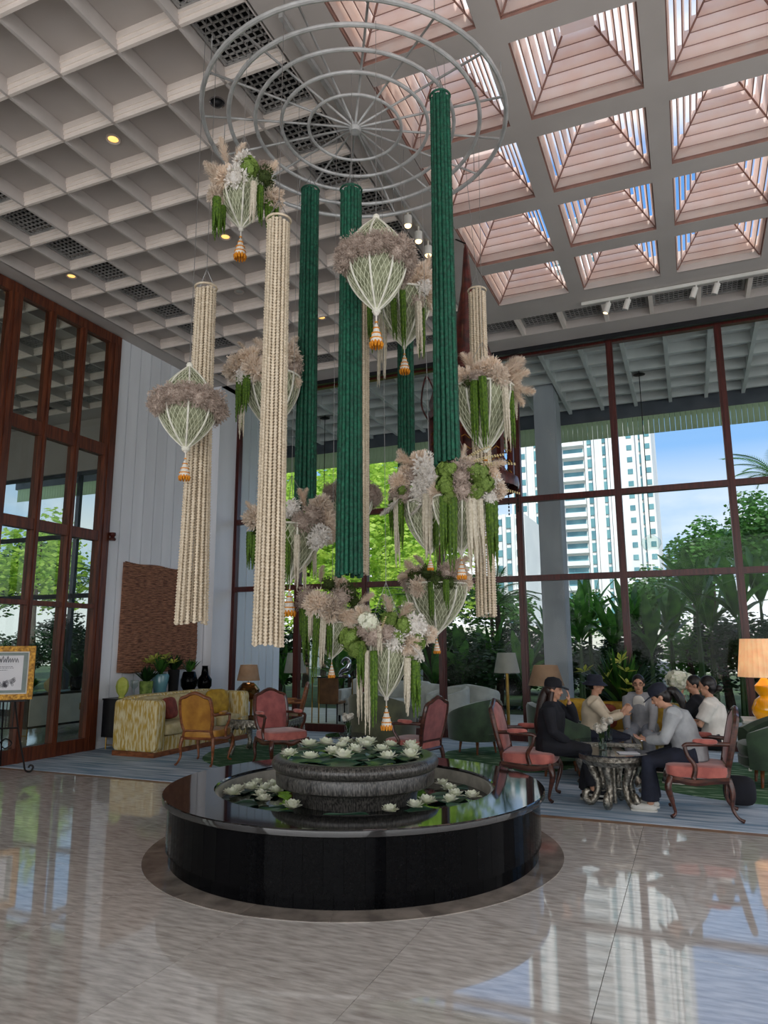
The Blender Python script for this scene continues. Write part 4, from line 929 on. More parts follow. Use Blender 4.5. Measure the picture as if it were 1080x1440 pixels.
pillow(-7.48, 9.2, .64, .2, K['red'], 'small brick red pillow near the front arm of the gold streaked sofa', .34)
# credenzas
def credenza(x, y, ln, lb, door, face=1):
    t = thing('credenza', lb, 'cabinet', (x, y, .004))
    M().box((0, 0, .18), (.44, ln, .74)).build('carcass', K['black'], t, smooth=False)
    M().box((-.01, -.01, .74), (.45, ln+.01, .765)).build('top', K['black'], t, smooth=False)
    for k in range(int(ln/.6)): 
        d = M().box((.44, .02+.6*k, .22), (.458, .02+.6*k+.56, .72)).build('door', door, t, smooth=False)
        M().box((.458, .02+.6*k+.5, .42), (.475, .02+.6*k+.52, .54)).build('handle', K['brass'], d, smooth=False)
    for yy in (.06, ln-.06):
        for xx in (.05, .39): M().tube([(xx, yy, .18), (xx, yy, 0)], .011, 6).build('leg', K['brass'], t)
    M().tube([(.05, .06, .06), (.39, .06, .06)], .008, 5).build('stretcher', K['brass'], t)
    return t
credenza(-8.60, 8.98, 2.5, 'black credenza on thin brass legs behind the gold streaked sofa', K['black'])
credenza(-11.0, 9.3, 2.4, 'black credenza with white doors seen through the left glazing', K['white'])
# vases
def vase(lb, cat, x, y, z, prof, m_, nm='vase', n=18, rf=None):
    t = thing(nm, lb, cat, (x, y, z)); M().lathe(prof, n, rf=rf).build('body', m_, t); return t
def spray(t, mt, n, r, h, z0, w=.03, nm='leaf', droop=.2, up=.9):
    for i in range(n):
        q = R_.uniform(0, 6.28); e = R_.uniform(.2, 1); m = M(); ln = h*R_.uniform(.7, 1.1); vs = []; k = 5
        for j in range(k+1):
            u = j/k; rr = r*e*u; z = z0+ln*u*up-droop*h*e*u*u; wd = w*sin(pi*min(.98, u*.9+.08))
            c = Vector((rr*cos(q), rr*sin(q), z)); s = Vector((-sin(q), cos(q), 0))*wd; vs += [c-s, c+Vector((0, 0, -.15*wd)), c+s]
        fs = []
        for j in range(k): fs += [(j*3, (j+1)*3, (j+1)*3+1, j*3+1), (j*3+1, (j+1)*3+1, (j+1)*3+2, j*3+2)]
        m.add(vs, fs).build(nm, mt, t)
lilym = M()
for k in range(6):
    q = 2*pi*k/6; d = Vector((cos(q), sin(q), .45)); s = Vector((-sin(q), cos(q), 0))
    lilym.add([(0, 0, 0), d*.05-s*.018, d*.095+Vector((0, 0, -.01)), d*.05+s*.018], [(0, 1, 2, 3)])
lilym = lilym.mesh('lily_bloom', K['lilyc'])
ZCR = .77
v = vase('lime green fluted glass jar at the near end of the credenza', 'jar', -8.36, 9.12, ZCR, [(0, 0), (.05, 0), (.04, .03), (.08, .1), (.095, .18), (.08, .26), (.05, .3), (.035, .31), (.0, .33)], K['lilyc'], 'jar', 16, lambda q, z: 1+.06*cos(8*q))
v = vase('clear glass goblet beside the lime green jar', 'goblet', -8.30, 9.32, ZCR, [(0, 0), (.05, 0), (.012, .02), (.012, .12), (.06, .18), (.065, .26), (.06, .27)], K['clear'], 'goblet')
v = vase('green glass vase holding a dense dark leafy bunch on the credenza', 'vase', -8.32, 9.62, ZCR, [(0, 0), (.09, 0), (.1, .05), (.11, .22), (.105, .24)], K['hydr']); spray(v, K['dleaf'], 60, .27, .32, .2, .03)
v = vase('blue streaked vase of pale lilies standing mid credenza', 'vase', -8.34, 9.98, ZCR, [(0, 0), (.09, 0), (.11, .1), (.15, .3), (.13, .34)], K['towerglass']); spray(v, K['mleaf'], 34, .25, .46, .3, .024)
for k in range(8): q = R_.uniform(0, 6.28); put('lily_bloom', lilym, v, (.2*cos(q), .2*sin(q), .46+.2*R_.random()), (R_.uniform(-.6, .6), R_.uniform(-.6, .6), q), 1.3)
v = vase('tall dark glass vase with dark leaves on the credenza', 'vase', -8.36, 10.35, ZCR, [(0, 0), (.08, 0), (.09, .2), (.1, .38), (.09, .4)], K['dark']); spray(v, K['dleaf'], 46, .26, .34, .36, .03)
v = vase('dark mottled round vase with green leaves at the far end of the credenza', 'vase', -8.34, 10.75, ZCR, [(0, 0), (.08, 0), (.14, .1), (.15, .2), (.11, .34), (.1, .35)], K['granite']); spray(v, K['mleaf'], 30, .24, .3, .32, .024)
v = vase('dark mottled bottle vase with a small neck, last on the credenza', 'vase', -8.3, 11.15, ZCR, [(0, 0), (.08, 0), (.13, .08), (.13, .2), (.07, .28), (.05, .42), (.06, .44)], K['granite'])
v = vase('bushy dark green arrangement on the white door credenza behind the left glazing', 'plant', -10.75, 10.5, ZCR, [(0, 0), (.09, 0), (.12, .2), (.11, .24)], K['granite']); spray(v, K['dleaf'], 60, .4, .45, .2, .04)
v = vase('small lime leafed plant on the white door credenza behind the left glazing', 'plant', -10.7, 9.5, ZCR, [(0, 0), (.06, 0), (.09, .1), (.08, .12)], K['clear']); spray(v, K['mleaf'], 40, .16, .18, .1, .03)
v = vase('round tan and white jar on the white door credenza behind the left glazing', 'jar', -10.75, 9.95, ZCR, [(0, 0), (.08, 0), (.14, .08), (.14, .16), (.06, .24), (.05, .27)], K['cush'])
v = vase('white marbled round jar at the far end of the credenza behind the left glazing', 'jar', -10.72, 11.2, ZCR, [(0, 0), (.1, 0), (.2, .1), (.22, .22), (.14, .36), (.08, .4)], K['white'])
# woven tapestry
P0, P1 = 9.32, 11.34; m = M(); NYr = 44; NXr = 60; vs = []
for i in range(NYr*2+1):
    for j in range(NXr+1):
        z = 1.14+1.83*i/(NYr*2); y = P0+(P1-P0)*j/NXr
        d = .07+.009*(i % 2)+.007*((j+(i//2)) % 2)+.008*noise.noise(Vector((y*3, z*3, 0)))
        if abs((j % 30)-0) < 1: d -= .012
        vs.append((-8.72+d, y+.012*sin(z*9), z+.012*sin(y*7)))
w_ = NXr+1; fs = [(i*w_+j, i*w_+j+1, (i+1)*w_+j+1, (i+1)*w_+j) for i in range(NYr*2) for j in range(NXr)]
m.add(vs, fs); m.box((-8.71, P0+.01, 1.15), (-8.655, P1-.01, 2.96))
tag(m.build('woven_wall_hanging', K['weave'], smooth=False), 'large brown woven rattan hanging on the white board wall above the sofa', 'wall hanging')
# silver tables
def silver_rect(label, x, y, ang, L_, W_, H_, glass=K['tabletop'], nm='carved_table'):
    t = thing(nm, label, 'table', (x, y, .008), ang)
    M().box((-L_/2, -W_/2, H_-.03), (L_/2, W_/2, H_)).build('table_top', K['silver'], t, smooth=False)
    M().box((-L_/2+.05, -W_/2+.05, H_), (L_/2-.05, W_/2-.05, H_+.006)).build('glass_inset', glass, t, smooth=False)
    m = M()
    for s in (-1, 1):
        for k in range(10):
            x0 = -L_/2+.06+(L_-.12)*k/9; m.sq((x0, s*(W_/2-.03), H_-.07-.03*abs(sin(k*.9))), (.09, .03, .09), 1, 8, 5)
        for k in range(6): m.sq((s*(L_/2-.03), -W_/2+.06+(W_-.12)*k/5, H_-.07), (.03, .09, .09), 1, 8, 5)
    m.box((-L_/2+.02, -W_/2+.02, H_-.08), (L_/2-.02, W_/2-.02, H_-.03)); m.build('carved_apron', K['silver'], t)
    lg = M().tube(cat_rom([(0, 0, H_-.05), (.03, .03, H_*.6), (-.01, -.01, H_*.25), (.03, .03, .02)], 4), rrf([.06, .05, .035, .05], 4), 8).mesh('leg', K['silver'])
    for sx, sy, q in ((1, 1, 0), (-1, 1, 90), (-1, -1, 180), (1, -1, 270)): put('leg', lg, t, (sx*(L_/2-.07), sy*(W_/2-.07), 0), (0, 0, radians(q)))
    return t
silver_rect('carved silver rectangular table by the yellow chair, holding small white roses', -5.95, 9.55, .15, .95, .75, .50)
silver_rect('low square glass topped silver table among the seated group', -1.02, 9.15, .15, .72, .72, .47, K['tabletop'])
# round table
t = thing('round_table', 'round silver table with dark glass top on curled trunk shaped legs', 'table', (-.83, 7.88, .004)); H_ = .50
M().lathe([(0, H_), (.35, H_), (.355, H_+.007), (.35, H_+.014), (0, H_+.014)], 40).build('glass_top', K['tabletop'], t)
M().lathe([(.2, H_-.10), (.29, H_-.10), (.31, H_-.06), (.33, H_-.05), (.335, H_-.012), (.34, H_), (.2, H_)], 40).build('apron', K['silver'], t)
pts = cat_rom([(.23, 0, H_-.06), (.20, 0, H_-.18), (.16, 0, .22), (.18, 0, .1), (.24, 0, .035), (.29, 0, .07), (.28, 0, .13), (.245, 0, .14)], 6)
rr = rrf([.045, .038, .034, .032, .035, .034, .026, .018], 6); rr = [r*(1+.12*(i % 2)) for i, r in enumerate(rr)]
lg = M().tube(pts, rr, 9).mesh('leg', K['silver'])
for k in range(6): put('leg', lg, t, None, (0, 0, radians(60*k+20)))
M().tube([(0, 0, .02), (0, 0, H_-.08)], .022, 8).build('centre_post', K['silver'], t)
for k in range(3): M().tube([(.2*cos(2*pi*k/3), .2*sin(2*pi*k/3), .16), (0, 0, .16)], .008, 5).build('stretcher', K['silver'], t)
# tulip vases
rosem = ball_mesh('rose', K['rose'], 46, .5, 'floret')
def tulips(lb, x, y, z, n=6, s=1.0):
    t = thing('tulip_vase', lb, 'vase', (x, y, z)); t.scale = (s,)*3
    M().lathe([(.035, 0), (.04, .005), (.045, .12), (.043, .12), (.036, .01)], 14).build('glass', K['clear'], t)
    M().lathe([(0, .008), (.034, .008), (.038, .06), (0, .06)], 12).build('water', K['clear'], t)
    for k in range(n):
        q = 2*pi*k/n; p = Vector((.045*cos(q)*(k > 0), .045*sin(q)*(k > 0), .19+.02*(k % 2)))
        M().tube([(0, 0, .02), p], .004, 4).build('stem', K['stem'], t); put('bloom', rosem, t, p+Vector((0, 0, .015)), (k, k, k), .032)
    spray(t, K['stem'], 8, .07, .13, .08, .012)
tulips('small glass of white tulips on the round silver table', -.93, 7.95, H_+.019)
tulips('small glass of white tulips on the square glass topped table', -.98, 9.02, .482)
tulips('small glass of white roses on the carved silver table near the gold sofa', -5.75, 9.45, .516)
t2 = thing('side_table', 'small low dark table behind the lotus bowl holding white roses', 'table', (-4.05, 8.35, .008)); M().lathe([(0, .46), (.26, .46), (.26, .48), (0, .48)], 24).build('table_top', K['tabletop'], t2); M().tube([(0, 0, .0), (0, 0, .46)], .02, 8).build('post', K['silver'], t2); M().lathe([(0, 0), (.16, 0), (.15, .02), (0, .03)], 18).build('foot', K['silver'], t2)
tulips('small glass of white roses right behind the lotus bowl', -4.0, 8.3, .49)
o = M().box((-.10, -.07, 0), (.10, .07, .006)).build('paper_sheet', K['paper'], None, (-.67, 7.80, H_+.021), smooth=False); o.rotation_euler = (0, 0, .3); tag(o, 'white paper sheet lying on the round silver table', 'paper')
# lamps
def lamp(lb, x, y, z, base, bm, sh, sm, nm='table_lamp', pleat=0, light_w=0):
    t = thing(nm, lb, 'lamp', (x, y, z)); M().lathe(base, 20).build('base', bm, t)
    (r1, z1), (r2, z2) = sh; rf = (lambda q, zz: 1+.02*cos(pleat*q)) if pleat else None
    M().lathe([(r1, z1), (r2, z2), (r2-.005, z2), (r1-.005, z1)], pleat*3 if pleat else 28, rf=rf).build('lamp_shade', sm, t)
    M().tube([(0, 0, base[-1][1]), (0, 0, z2-.03)], .006, 5).build('stem', K['brass'], t)
    M().sq((0, 0, (z1+z2)/2), (.06, .06, .08), 1, 10, 6).build('bulb', K['bulb'] if light_w else K['white'], t)
    if light_w: l = light('bulb_light', 'POINT', (0, 0, (z1+z2)/2+.0), light_w, (1, .82, .6), radius=.05); l.parent = t
    return t
def cabinet_small(lb, x, y, w, h, m_, nm='side_table'):
    t = thing(nm, lb, 'table', (x, y, .004)); M().box((-w/2, -w/2, h-.03), (w/2, w/2, h)).build('table_top', m_, t, smooth=False)
    l = M().box((-.018, -.018, 0), (.018, .018, h-.03)).mesh('leg', m_, False)
    for sx in (-1, 1):
        for sy in (-1, 1): put('leg', l, t, (sx*(w/2-.03), sy*(w/2-.03), 0))
    M().box((-w/2+.03, -w/2+.03, .15), (w/2-.03, w/2-.03, .17)).build('shelf', m_, t, smooth=False); return t
cabinet_small('small gilt side table at the far end of the gold sofa', -7.55, 11.45, .5, .62, K['brass'])
lamp('beige shaded lamp with bronze pot base on the gilt side table', -7.55, 11.45, .626, [(0, 0), (.12, 0), (.2, .08), (.21, .16), (.14, .24), (.1, .28), (0, .29)], K['bronze'], ((.21, .32), (.155, .60)), K['shade'], light_w=1.5)
cabinet_small('side table carrying the yellow gourd lamp behind the right green chair', .82, 10.75, .6, .62, K['white'])
lamp('glossy yellow gourd lamp with lit pleated shade at the right edge', .82, 10.75, .626, [(0, 0), (.13, 0), (.17, .07), (.175, .14), (.13, .24), (.07, .29), (.12, .36), (.12, .42), (.06, .48), (.035, .52), (0, .53)], K['yglass'], ((.30, .53), (.24, 1.02)), K['shadel'], pleat=28, light_w=6)
cabinet_small('slim side table behind the woman in black by the glass wall', -2.1, 11.3, .45, .6, K['wood'])
lamp('beige shaded table lamp behind the woman in black', -2.1, 11.3, .606, [(0, 0), (.1, 0), (.13, .1), (.06, .2), (.02, .3), (0, .34)], K['wood'], ((.27, .36), (.18, .66)), K['shade'], light_w=1.5)
# white wave console under right lamps
t = thing('console', 'pale grey low console along the glass wall at the right', 'console', (1.05, 11.55, .004)); M().box((0, 0, 0), (1.6, .4, .78)).build('carcass', K['white'], t, smooth=False); M().box((-.04, -.04, .78), (1.64, .44, .81)).build('top', K['white'], t, smooth=False)
# big planter arrangement behind the group
t = thing('flower_urn', 'large urn with tall ferns and pale lilies behind the seated group', 'plant', (-.98, 10.95, .004))
M().lathe([(0, 0), (.16, 0), (.12, .1), (.2, .5), (.24, .62), (.2, .7), (.17, .7)], 20).build('urn', K['clear'], t); M().lathe([(0, .01), (.13, .02), (.17, .5), (0, .5)], 16).build('stones', K['statice'], t)
spray(t, K['dleaf'], 110, .75, .95, .65, .035, 'leaf', .35); spray(t, K['mleaf'], 60, .5, 1.0, .65, .03, 'leaf', .15); spray(t, K['mleaf'], 16, .7, .7, .65, .04, 'leaf', .3)
for k in range(9):
    q = R_.uniform(2.4, 5.8); r = R_.uniform(.15, .65); put('lily_bloom', lilym, t, (r*cos(q), r*sin(q), .9+R_.uniform(0, .5)), (R_.uniform(-.8, .8), R_.uniform(-.8, .8), q), 1.7)
t = thing('hydrangea_vase', 'white hydrangea ball in a glass vase behind the capped woman', 'vase', (-.18, 10.35, .004))
M().lathe([(0, 0), (.14, 0), (.14, .02), (.02, .04), (.02, .56), (.14, .58), (.14, .6), (0, .6)], 18).build('stand', K['silver'], t); M().lathe([(0, .6), (.08, .6), (.11, .8), (.06, .95)], 16).build('glass', K['clear'], t)
put('bloom', FM['R'], t, (-.03, 0, 1.10), None, (.17, .17, .13)); put('bloom', FM['R'], t, (.09, .03, 1.08), (1, 1, 1), (.12, .12, .1))
# patterned sofa behind the group
t = thing('sofa', 'gold patterned sofa behind the bucket hat person and the man', 'sofa', (-2.0, 10.0, .004))
rb((0, .55, .08), (1.9, .75, .80)).build('backrest', K['gold'], t); M().box((.02, .02, .1), (1.88, .6, .32)).build('base', K['sofa'], t); rb((0, 0, .1), (.2, .75, .62)).build('armrest', K['sofa'], t); rb((1.7, 0, .1), (1.9, .75, .62)).build('armrest', K['sofa'], t)
for k in range(2): rb((.2+.75*k, 0, .3), (.2+.75*k+.74, .58, .45), .3).build('seat_cushion', K['cush'], t)
pillow(-1.55, 10.5, .66, pi/2, K['gold'], 'gold pillow on the patterned sofa beside the bucket hat person', .4)
pillow(-1.18, 10.46, .62, pi/2+.2, K['red'], 'brick red pillow on the patterned sofa beside the man in glasses', .34)
# sign on easel
E0 = Vector((-8.12, 7.12, 0)); dirv = Vector((-E0.x, -E0.y, 0)).normalized()
t = thing('easel', 'black wrought iron easel with scrolled feet at the left edge', 'easel', (-8.28, 6.86, 0), atan2(.62, .55)-pi/2-.0)
t.rotation_euler = (0, 0, atan2(cR.y, cR.x)+.35)
for s in (-1, 1):
    M().tube(cat_rom([(s*.05, .06, 1.5), (s*.16, .02, .9), (s*.24, -.02, .5), (s*.33, -.06, .14), (s*.36, -.08, .03), (s*.42, -.09, .012), (s*.45, -.09, .06), (s*.42, -.09, .09), (s*.395, -.09, .06)], 5), .012, 6).build('leg', K['iron'], t)
    M().tube(cat_rom([(s*.02, -.03, .36), (s*.1, -.03, .42), (s*.17, -.02, .36), (s*.1, -.02, .3), (s*.05, -.02, .34)], 5), .009, 5).build('scroll', K['iron'], t)
M().tube([(0, .05, 1.52), (0, .5, .012)], .011, 6).build('rear_leg', K['iron'], t)
M().tube([(-.24, -.03, .55), (.24, -.03, .55)], .012, 6).build('crossbar', K['iron'], t)
M().box((-.3, -.09, .88), (.3, .0, .905)).build('ledge', K['iron'], t, smooth=False)
for k in range(5): M().tube([(-.16+.08*k, -.02, .55), (-.16+.08*k, -.02, .88)], .006, 5).build('bar', K['iron'], t)
f = thing('framed_sign', 'ornate gold framed notice with grey script lettering and a sketch, resting on the easel', 'sign', (-8.28, 6.86, .906), 0); f.rotation_euler = t.rotation_euler
W2, H2 = .37, .68
for a, b in (((-W2, -.075, 0), (W2, -.02, .07)), ((-W2, -.075, H2-.07), (W2, -.02, H2)), ((-W2, -.075, .07), (-W2+.07, -.02, H2-.07)), ((W2-.07, -.075, .07), (W2, -.02, H2-.07))):
    M().box(a, b).build('frame_bar', K['gilt'], f, smooth=False)
m = M()
for a, b in (((-W2+.07, -.06, .07), (W2-.07, -.045, .085)), ((-W2+.07, -.06, H2-.085), (W2-.07, -.045, H2-.07)), ((-W2+.07, -.06, .085), (-W2+.085, -.045, H2-.085)), ((W2-.085, -.06, .085), (W2-.07, -.045, H2-.085))): m.box(a, b)
m.build('inner_bead', K['white'], f, smooth=False)
M().box((-W2+.07, -.04, .07), (W2-.07, -.025, H2-.07)).build('mount', K['matb'], f, smooth=False)
M().box((-W2+.14, -.044, .12), (W2-.14, -.04, H2-.12)).build('sheet', K['paper'], f, smooth=False)
m = M()   # joined pointed script strokes, two short text lines and a floral sketch
yy = -.0455
sx = [-.20, -.19, -.17, -.165, -.15, -.14, -.12, -.115, -.09, -.085, -.06, -.04, -.035, -.01, 0, .02, .03, .05, .06, .08, .09, .11, .12, .14, .16, .17, .19]
pts = [(x*.9, yy, .475+(.05 if i % 2 else -.005)+(.03 if i in (7, 13, 17) else 0)) for i, x in enumerate(sx)]
m.tube(cat_rom(pts, 3), .0035, 4)
for z, w in ((.415, .11), (.398, .12), (.372, .05)):
    x = -w
    while x < w: l = R_.uniform(.01, .03); m.box((x, yy, z), (min(x+l, w), -.0442, z+.006)); x += l+.008
m.build('lettering', K['ink'], f, smooth=False)
m = M()
for k in range(60): x = R_.uniform(-.14, .15); z = .16+R_.uniform(0, .13)*(.5+.5*abs(x)/.15); m.tube([(x+.012*cos(i), yy, z+.012*sin(i)) for i in range(7)], .0028, 3)
m.build('sketch', K['ink'], f, smooth=False)
m = M(); m.box((0, 0, 0), (.5, .8, .82)); o = m.build('gold_armrest', K['sofa'], None, (-10.6, 7.2, 0)); tag(o, 'end of a gold streaked sofa seen through the left glazing', 'sofa')
# ================================================================ people
def remesh(m, name, mt, vox, dec=None, smooth=2):
    o = put('tmp', m.mesh('tmp', mt)); r = o.modifiers.new('r', 'REMESH'); r.mode = 'VOXEL'; r.voxel_size = vox
    s = o.modifiers.new('s', 'SMOOTH'); s.iterations = smooth; s.factor = .5
    if dec: d = o.modifiers.new('d', 'DECIMATE'); d.ratio = dec
    dg = bpy.context.evaluated_depsgraph_get(); me = bpy.data.meshes.new_from_object(o.evaluated_get(dg)); me.name = name
    bpy.data.objects.remove(o); me.polygons.foreach_set('use_smooth', [True]*len(me.polygons))
    me.materials.clear(); me.materials.append(mt); return me
def ik(S, H, a, b, pole):
    d = H-S; L_ = min(d.length, (a+b)*.995); u = d.normalized(); x = (a*a-b*b+L_*L_)/(2*L_); y = sqrt(max(0, a*a-x*x))
    p = pole-u*pole.dot(u); return S+u*x+p.normalized()*y, S+u*L_
def hand(m, W_, fd, pn, s, curl=.5):
    """W_ wrist, fd finger direction, pn palm normal (towards what it faces), s = side of the thumb"""
    fd = fd.normalized(); sd = fd.cross(pn).normalized()*s; pn = pn.normalized()
    T = Matrix((fd, sd, pn)).transposed().to_4x4(); T.translation = W_
    m.sq((.045, 0, 0), (.095, .078, .03), .7, 12, 7, T)
    for i, (y, l) in enumerate(((.030, .070), (.010, .078), (-.010, .073), (-.029, .058))):
        p = Vector((.082, y, 0)); a = .15; pts = [p]
        for k in range(3): a += curl*.8; p = p+Vector((cos(a-.2), 0, sin(a-.2)))*l*(.42, .33, .25)[k]; pts.append(p)
        m.tube(pts, [.0098, .0092, .0085, .0065], 7, T=T)
    m.tube([(.02, .03, .0), (.04, .052, .008), (.06, .058, .022), (.078, .05, .034)], [.013, .012, .0105, .008], 7, T=T)
def person(label, head_px, Y, yaw, sc, seat, lean, hp_, hy, hands, feet, top, bot, sleeve=1.0, hair='long', hat=None, hatm=None, hm=None, socks=None, shoes=None, shirt2=None, glasses=False, jacket_open=None, knees=None, hang=.0):
    g = 1.0
    pel = Vector((0, 0, .09)); up = Vector((sin(lean), 0, cos(lean)))
    ch = pel+Vector((sin(lean*.6), 0, cos(lean*.6)))*.27; nk = ch+up*.24; hc = nk+Vector((sin(lean*.8+hp_*.5), 0, cos(lean*.8+hp_*.5)))*.165
    seat = seat/sc
    for v in (pel, ch, nk, hc): v.z += seat
    HP = ony(head_px[0], head_px[1], Y); cz = cos(yaw); sz = sin(yaw)
    loc = Vector((HP.x-sc*(hc.x*cz), Y-sc*(hc.x*sz), .008))
    t = thing('person', label, 'person', loc, yaw); t.scale = (sc,)*3
    dz = (HP.z/sc-hc.z); dz = max(-.06, min(.06, dz))     # small posture correction
    for v in (ch, nk, hc): v.z += dz*(.5 if v is ch else 1)
    HT = Matrix.Translation(hc) @ Matrix.Rotation(hy, 4, 'Z') @ Matrix.Rotation(hp_, 4, 'Y')
    B = M()
    B.tube([pel+Vector((0, 0, -.06)), pel+Vector((0, 0, .04)), (pel+ch)/2, ch, ch+up*.14, nk-up*.02], [.135, .15, .125, .14, .13, .06], 14)
    B.tube([nk-up*.04, nk+up*.03, hc-Vector((0, 0, .03))], [.055, .05, .05], 10)
    # head
    B.sq((0, 0, .02), (.185, .15, .19), 1, 20, 12, HT); B.sq((.022, 0, -.045), (.13, .115, .13), .95, 16, 10, HT); B.sq((.055, 0, -.088), (.05, .06, .04), 1, 10, 6, HT)
    B.tube([HT @ Vector((.082, 0, .02)), HT @ Vector((.098, 0, -.012)), HT @ Vector((.104, 0, -.025)), HT @ Vector((.085, 0, -.034))], [.009, .012, .015, .008], 8)
    for s in (-1, 1): B.sq((-.005, s*.076, -.008), (.038, .02, .06), 1, 8, 6, HT); B.sq((.07, s*.035, -.035), (.03, .04, .035), 1, 8, 6, HT)
    Sh = M(); Tr = M(); slv = []
    Sh.tube([pel+Vector((-.0, 0, -.05-hang)), pel+Vector((0, 0, .06)), (pel+ch)/2, ch, ch+up*.13, nk-up*.005, nk+up*.03], [.185, .178, .152, .165, .155, .085, .062], 16)
    for s, (H, fd, pn, th, pole) in zip((1, -1), hands):
        S_ = ch+up*.165+Vector((0, s*.165, 0)); E_, H_ = ik(S_, Vector(H)+Vector((0, 0, seat)), .275, .245, Vector(pole))
        B.tube([S_, (S_+E_)/2, E_, (E_+H_)/2, H_], [.05, .044, .038, .034, .026], 10); hand(B, H_, Vector(fd), Vector(pn), th*s, .42)
        B.tube([ch+up*.13, S_], [.07, .055], 10)
        Sh.tube([ch+up*.10, S_+Vector((0, 0, .005))], [.115, .09], 10); Sh.tube([nk-up*.03, S_+Vector((0, 0, .015))], [.075, .075], 10)
        if sleeve > .6: Sh.tube([S_, (S_+E_)/2, E_, (E_+H_)/2, E_+(H_-E_)*.9], [.086, .068, .060, .055, .048], 10)
        else: Sh.tube([S_, S_+(E_-S_)*.5, S_+(E_-S_)*.8], [.086, .078, .084], 10)
    for s, F_ in zip((1, -1), feet):
        hipj = pel+Vector((.0, s*.085, -.02)); A_ = Vector(F_)
        K_, A2 = ik(hipj, A_, .43, .42, Vector((.6, (knees or 0)*s, 1)))
        B.tube([hipj, (hipj+K_)/2, K_, (K_+A2)/2, A2], [.085, .07, .053, .05, .036], 10)
        B.tube([A2, A2+Vector((.03, 0, -.04)), A2+Vector((.14, 0, -.055))], [.035, .036, .025], 8)
        Tr.tube([hipj-Vector((.06, 0, 0)), (hipj+K_)/2, K_, (K_+A2)/2, K_+(A2-K_)*.93], [.125, .10, .082, .082, .085 if socks else .095], 12)
        sm_ = M(); sm_.sq((0, 0, 0), (.27, .095, .08), .8, 14, 7, Matrix.Translation(A2+Vector((.07, 0, -.035)))); sm_.build('shoe', shoes or K['blackc'], t)
        so = M(); so.sq((0, 0, 0), (.28, .10, .03), .6, 14, 5, Matrix.Translation(A2+Vector((.07, 0, -.068)))); so.build('shoe_sole', K['white'], t)
        if socks: M().tube([A2+Vector((0, 0, -.02)), A2+(K_-A2).normalized()*.16], [.043, .045], 10).build('sock', socks, t)
    Tr.tube([pel+Vector((-.02, 0, -.05)), pel+Vector((0, 0, .08))], [.165, .16], 14)
    put('body', remesh(B, 'body', K['skin'], .0085, .45), t)
    put('jacket' if sleeve > .6 else 'shirt', remesh(Sh, 'shirt', top, .014, None, 3), t)
    put('trousers', remesh(Tr, 'trousers', bot, .016, None, 3), t)
    if shirt2:
        Matrix; M().sq((0, 0, 0), (.05, .17, .30), .7, 12, 8, Matrix.Translation(ch+up*.03+Vector((.134, 0, .03))) @ Matrix.Rotation(lean, 4, 'Y')).build('undershirt', shirt2, t)
    # face
    for s in (-1, 1):
        M().sq((.083, s*.033, .012), (.014, .024, .010), 1, 8, 5, HT).build('eye', K['hair'], t)
        M().tube([HT @ Vector((.088, s*.018, .033)), HT @ Vector((.086, s*.05, .034))], .004, 5).build('eyebrow', K['hair'], t)
    M().sq((.089, 0, -.058), (.014, .045, .012), 1, 10, 5, HT).build('mouth', K['red'], t)
    if glasses:
        for s in (-1, 1):
            M().tube([HT @ Vector((.098, s*.036+.026*cos(q), .010+.019*sin(q))) for q in [2*pi*i/14 for i in range(14)]], .0026, 4, closed=True).build('spectacle_rim', K['iron'], t)
            M().tube([HT @ Vector((.098, s*.062, .014)), HT @ Vector((.0, s*.08, .012))], .0026, 4).build('spectacle_arm', K['iron'], t)
    # hair
    hmat = hm or K['hair']; h = M(); h.sq((-.018, 0, .035), (.2, .17, .2), 1, 18, 10, HT)
    if hair != 'short': h.sq((-.05, 0, -.01), (.14, .165, .18), 1, 14, 8, HT)
    if hair == 'long':
        b0 = HT @ Vector((-.07, 0, .0)); h.tube(cat_rom([b0, b0+Vector((-.05, 0, -.1)), nk+Vector((-.13, 0, -.08)), ch+Vector((-.15, .0, -.02)), ch+Vector((-.16, 0, -.2))], 4), rrf([.06, .07, .075, .06, .02], 4), 10)
        for s in (-1, 1): b1 = HT @ Vector((-.0, s*.07, -.02)); h.tube(cat_rom([b1, b1+Vector((-.02, s*.02, -.12)), ch+Vector((.04, s*.12, .05)), ch+Vector((.08, s*.12, -.12))], 4), rrf([.03, .032, .028, .008], 4), 8)
    if hair == 'tail':
        b0 = HT @ Vector((-.09, 0, .02)); h.tube(cat_rom([b0, b0+Vector((-.07, 0, .0)), b0+Vector((-.13, 0, -.08)), b0+Vector((-.16, 0, -.2))], 4), rrf([.03, .05, .05, .012], 4), 9)
    if hair == 'bun': h.sq((-.13, 0, -.035), (.085, .09, .085), 1, 12, 8, HT)
    o = h.build('hair', hmat, t)
    if hat == 'cap':
        c = M(); c.lathe([(.103, .0), (.106, .03), (.098, .07), (.07, .10), (.0, .115)], 20, c=(-.012, 0, .035), T=HT)
        c.add([HT @ Vector(v) for v in [(.06, -.075, .045), (.06, .075, .045), (.115, -.07, .042), (.115, .07, .042), (.165, -.045, .03), (.165, .045, .03), (.18, 0, .026), (.06, -.075, .037), (.06, .075, .037), (.115, -.07, .034), (.115, .07, .034), (.165, -.045, .022), (.165, .045, .022), (.18, 0, .018)]],
              [(0, 2, 3, 1), (2, 4, 5, 3), (4, 6, 5), (7, 8, 10, 9), (9, 10, 12, 11), (11, 12, 13), (0, 7, 9, 2), (2, 9, 11, 4), (4, 11, 13, 6), (6, 13, 12, 5), (5, 12, 10, 3), (3, 10, 8, 1)])
        c.build('cap', hatm, t)
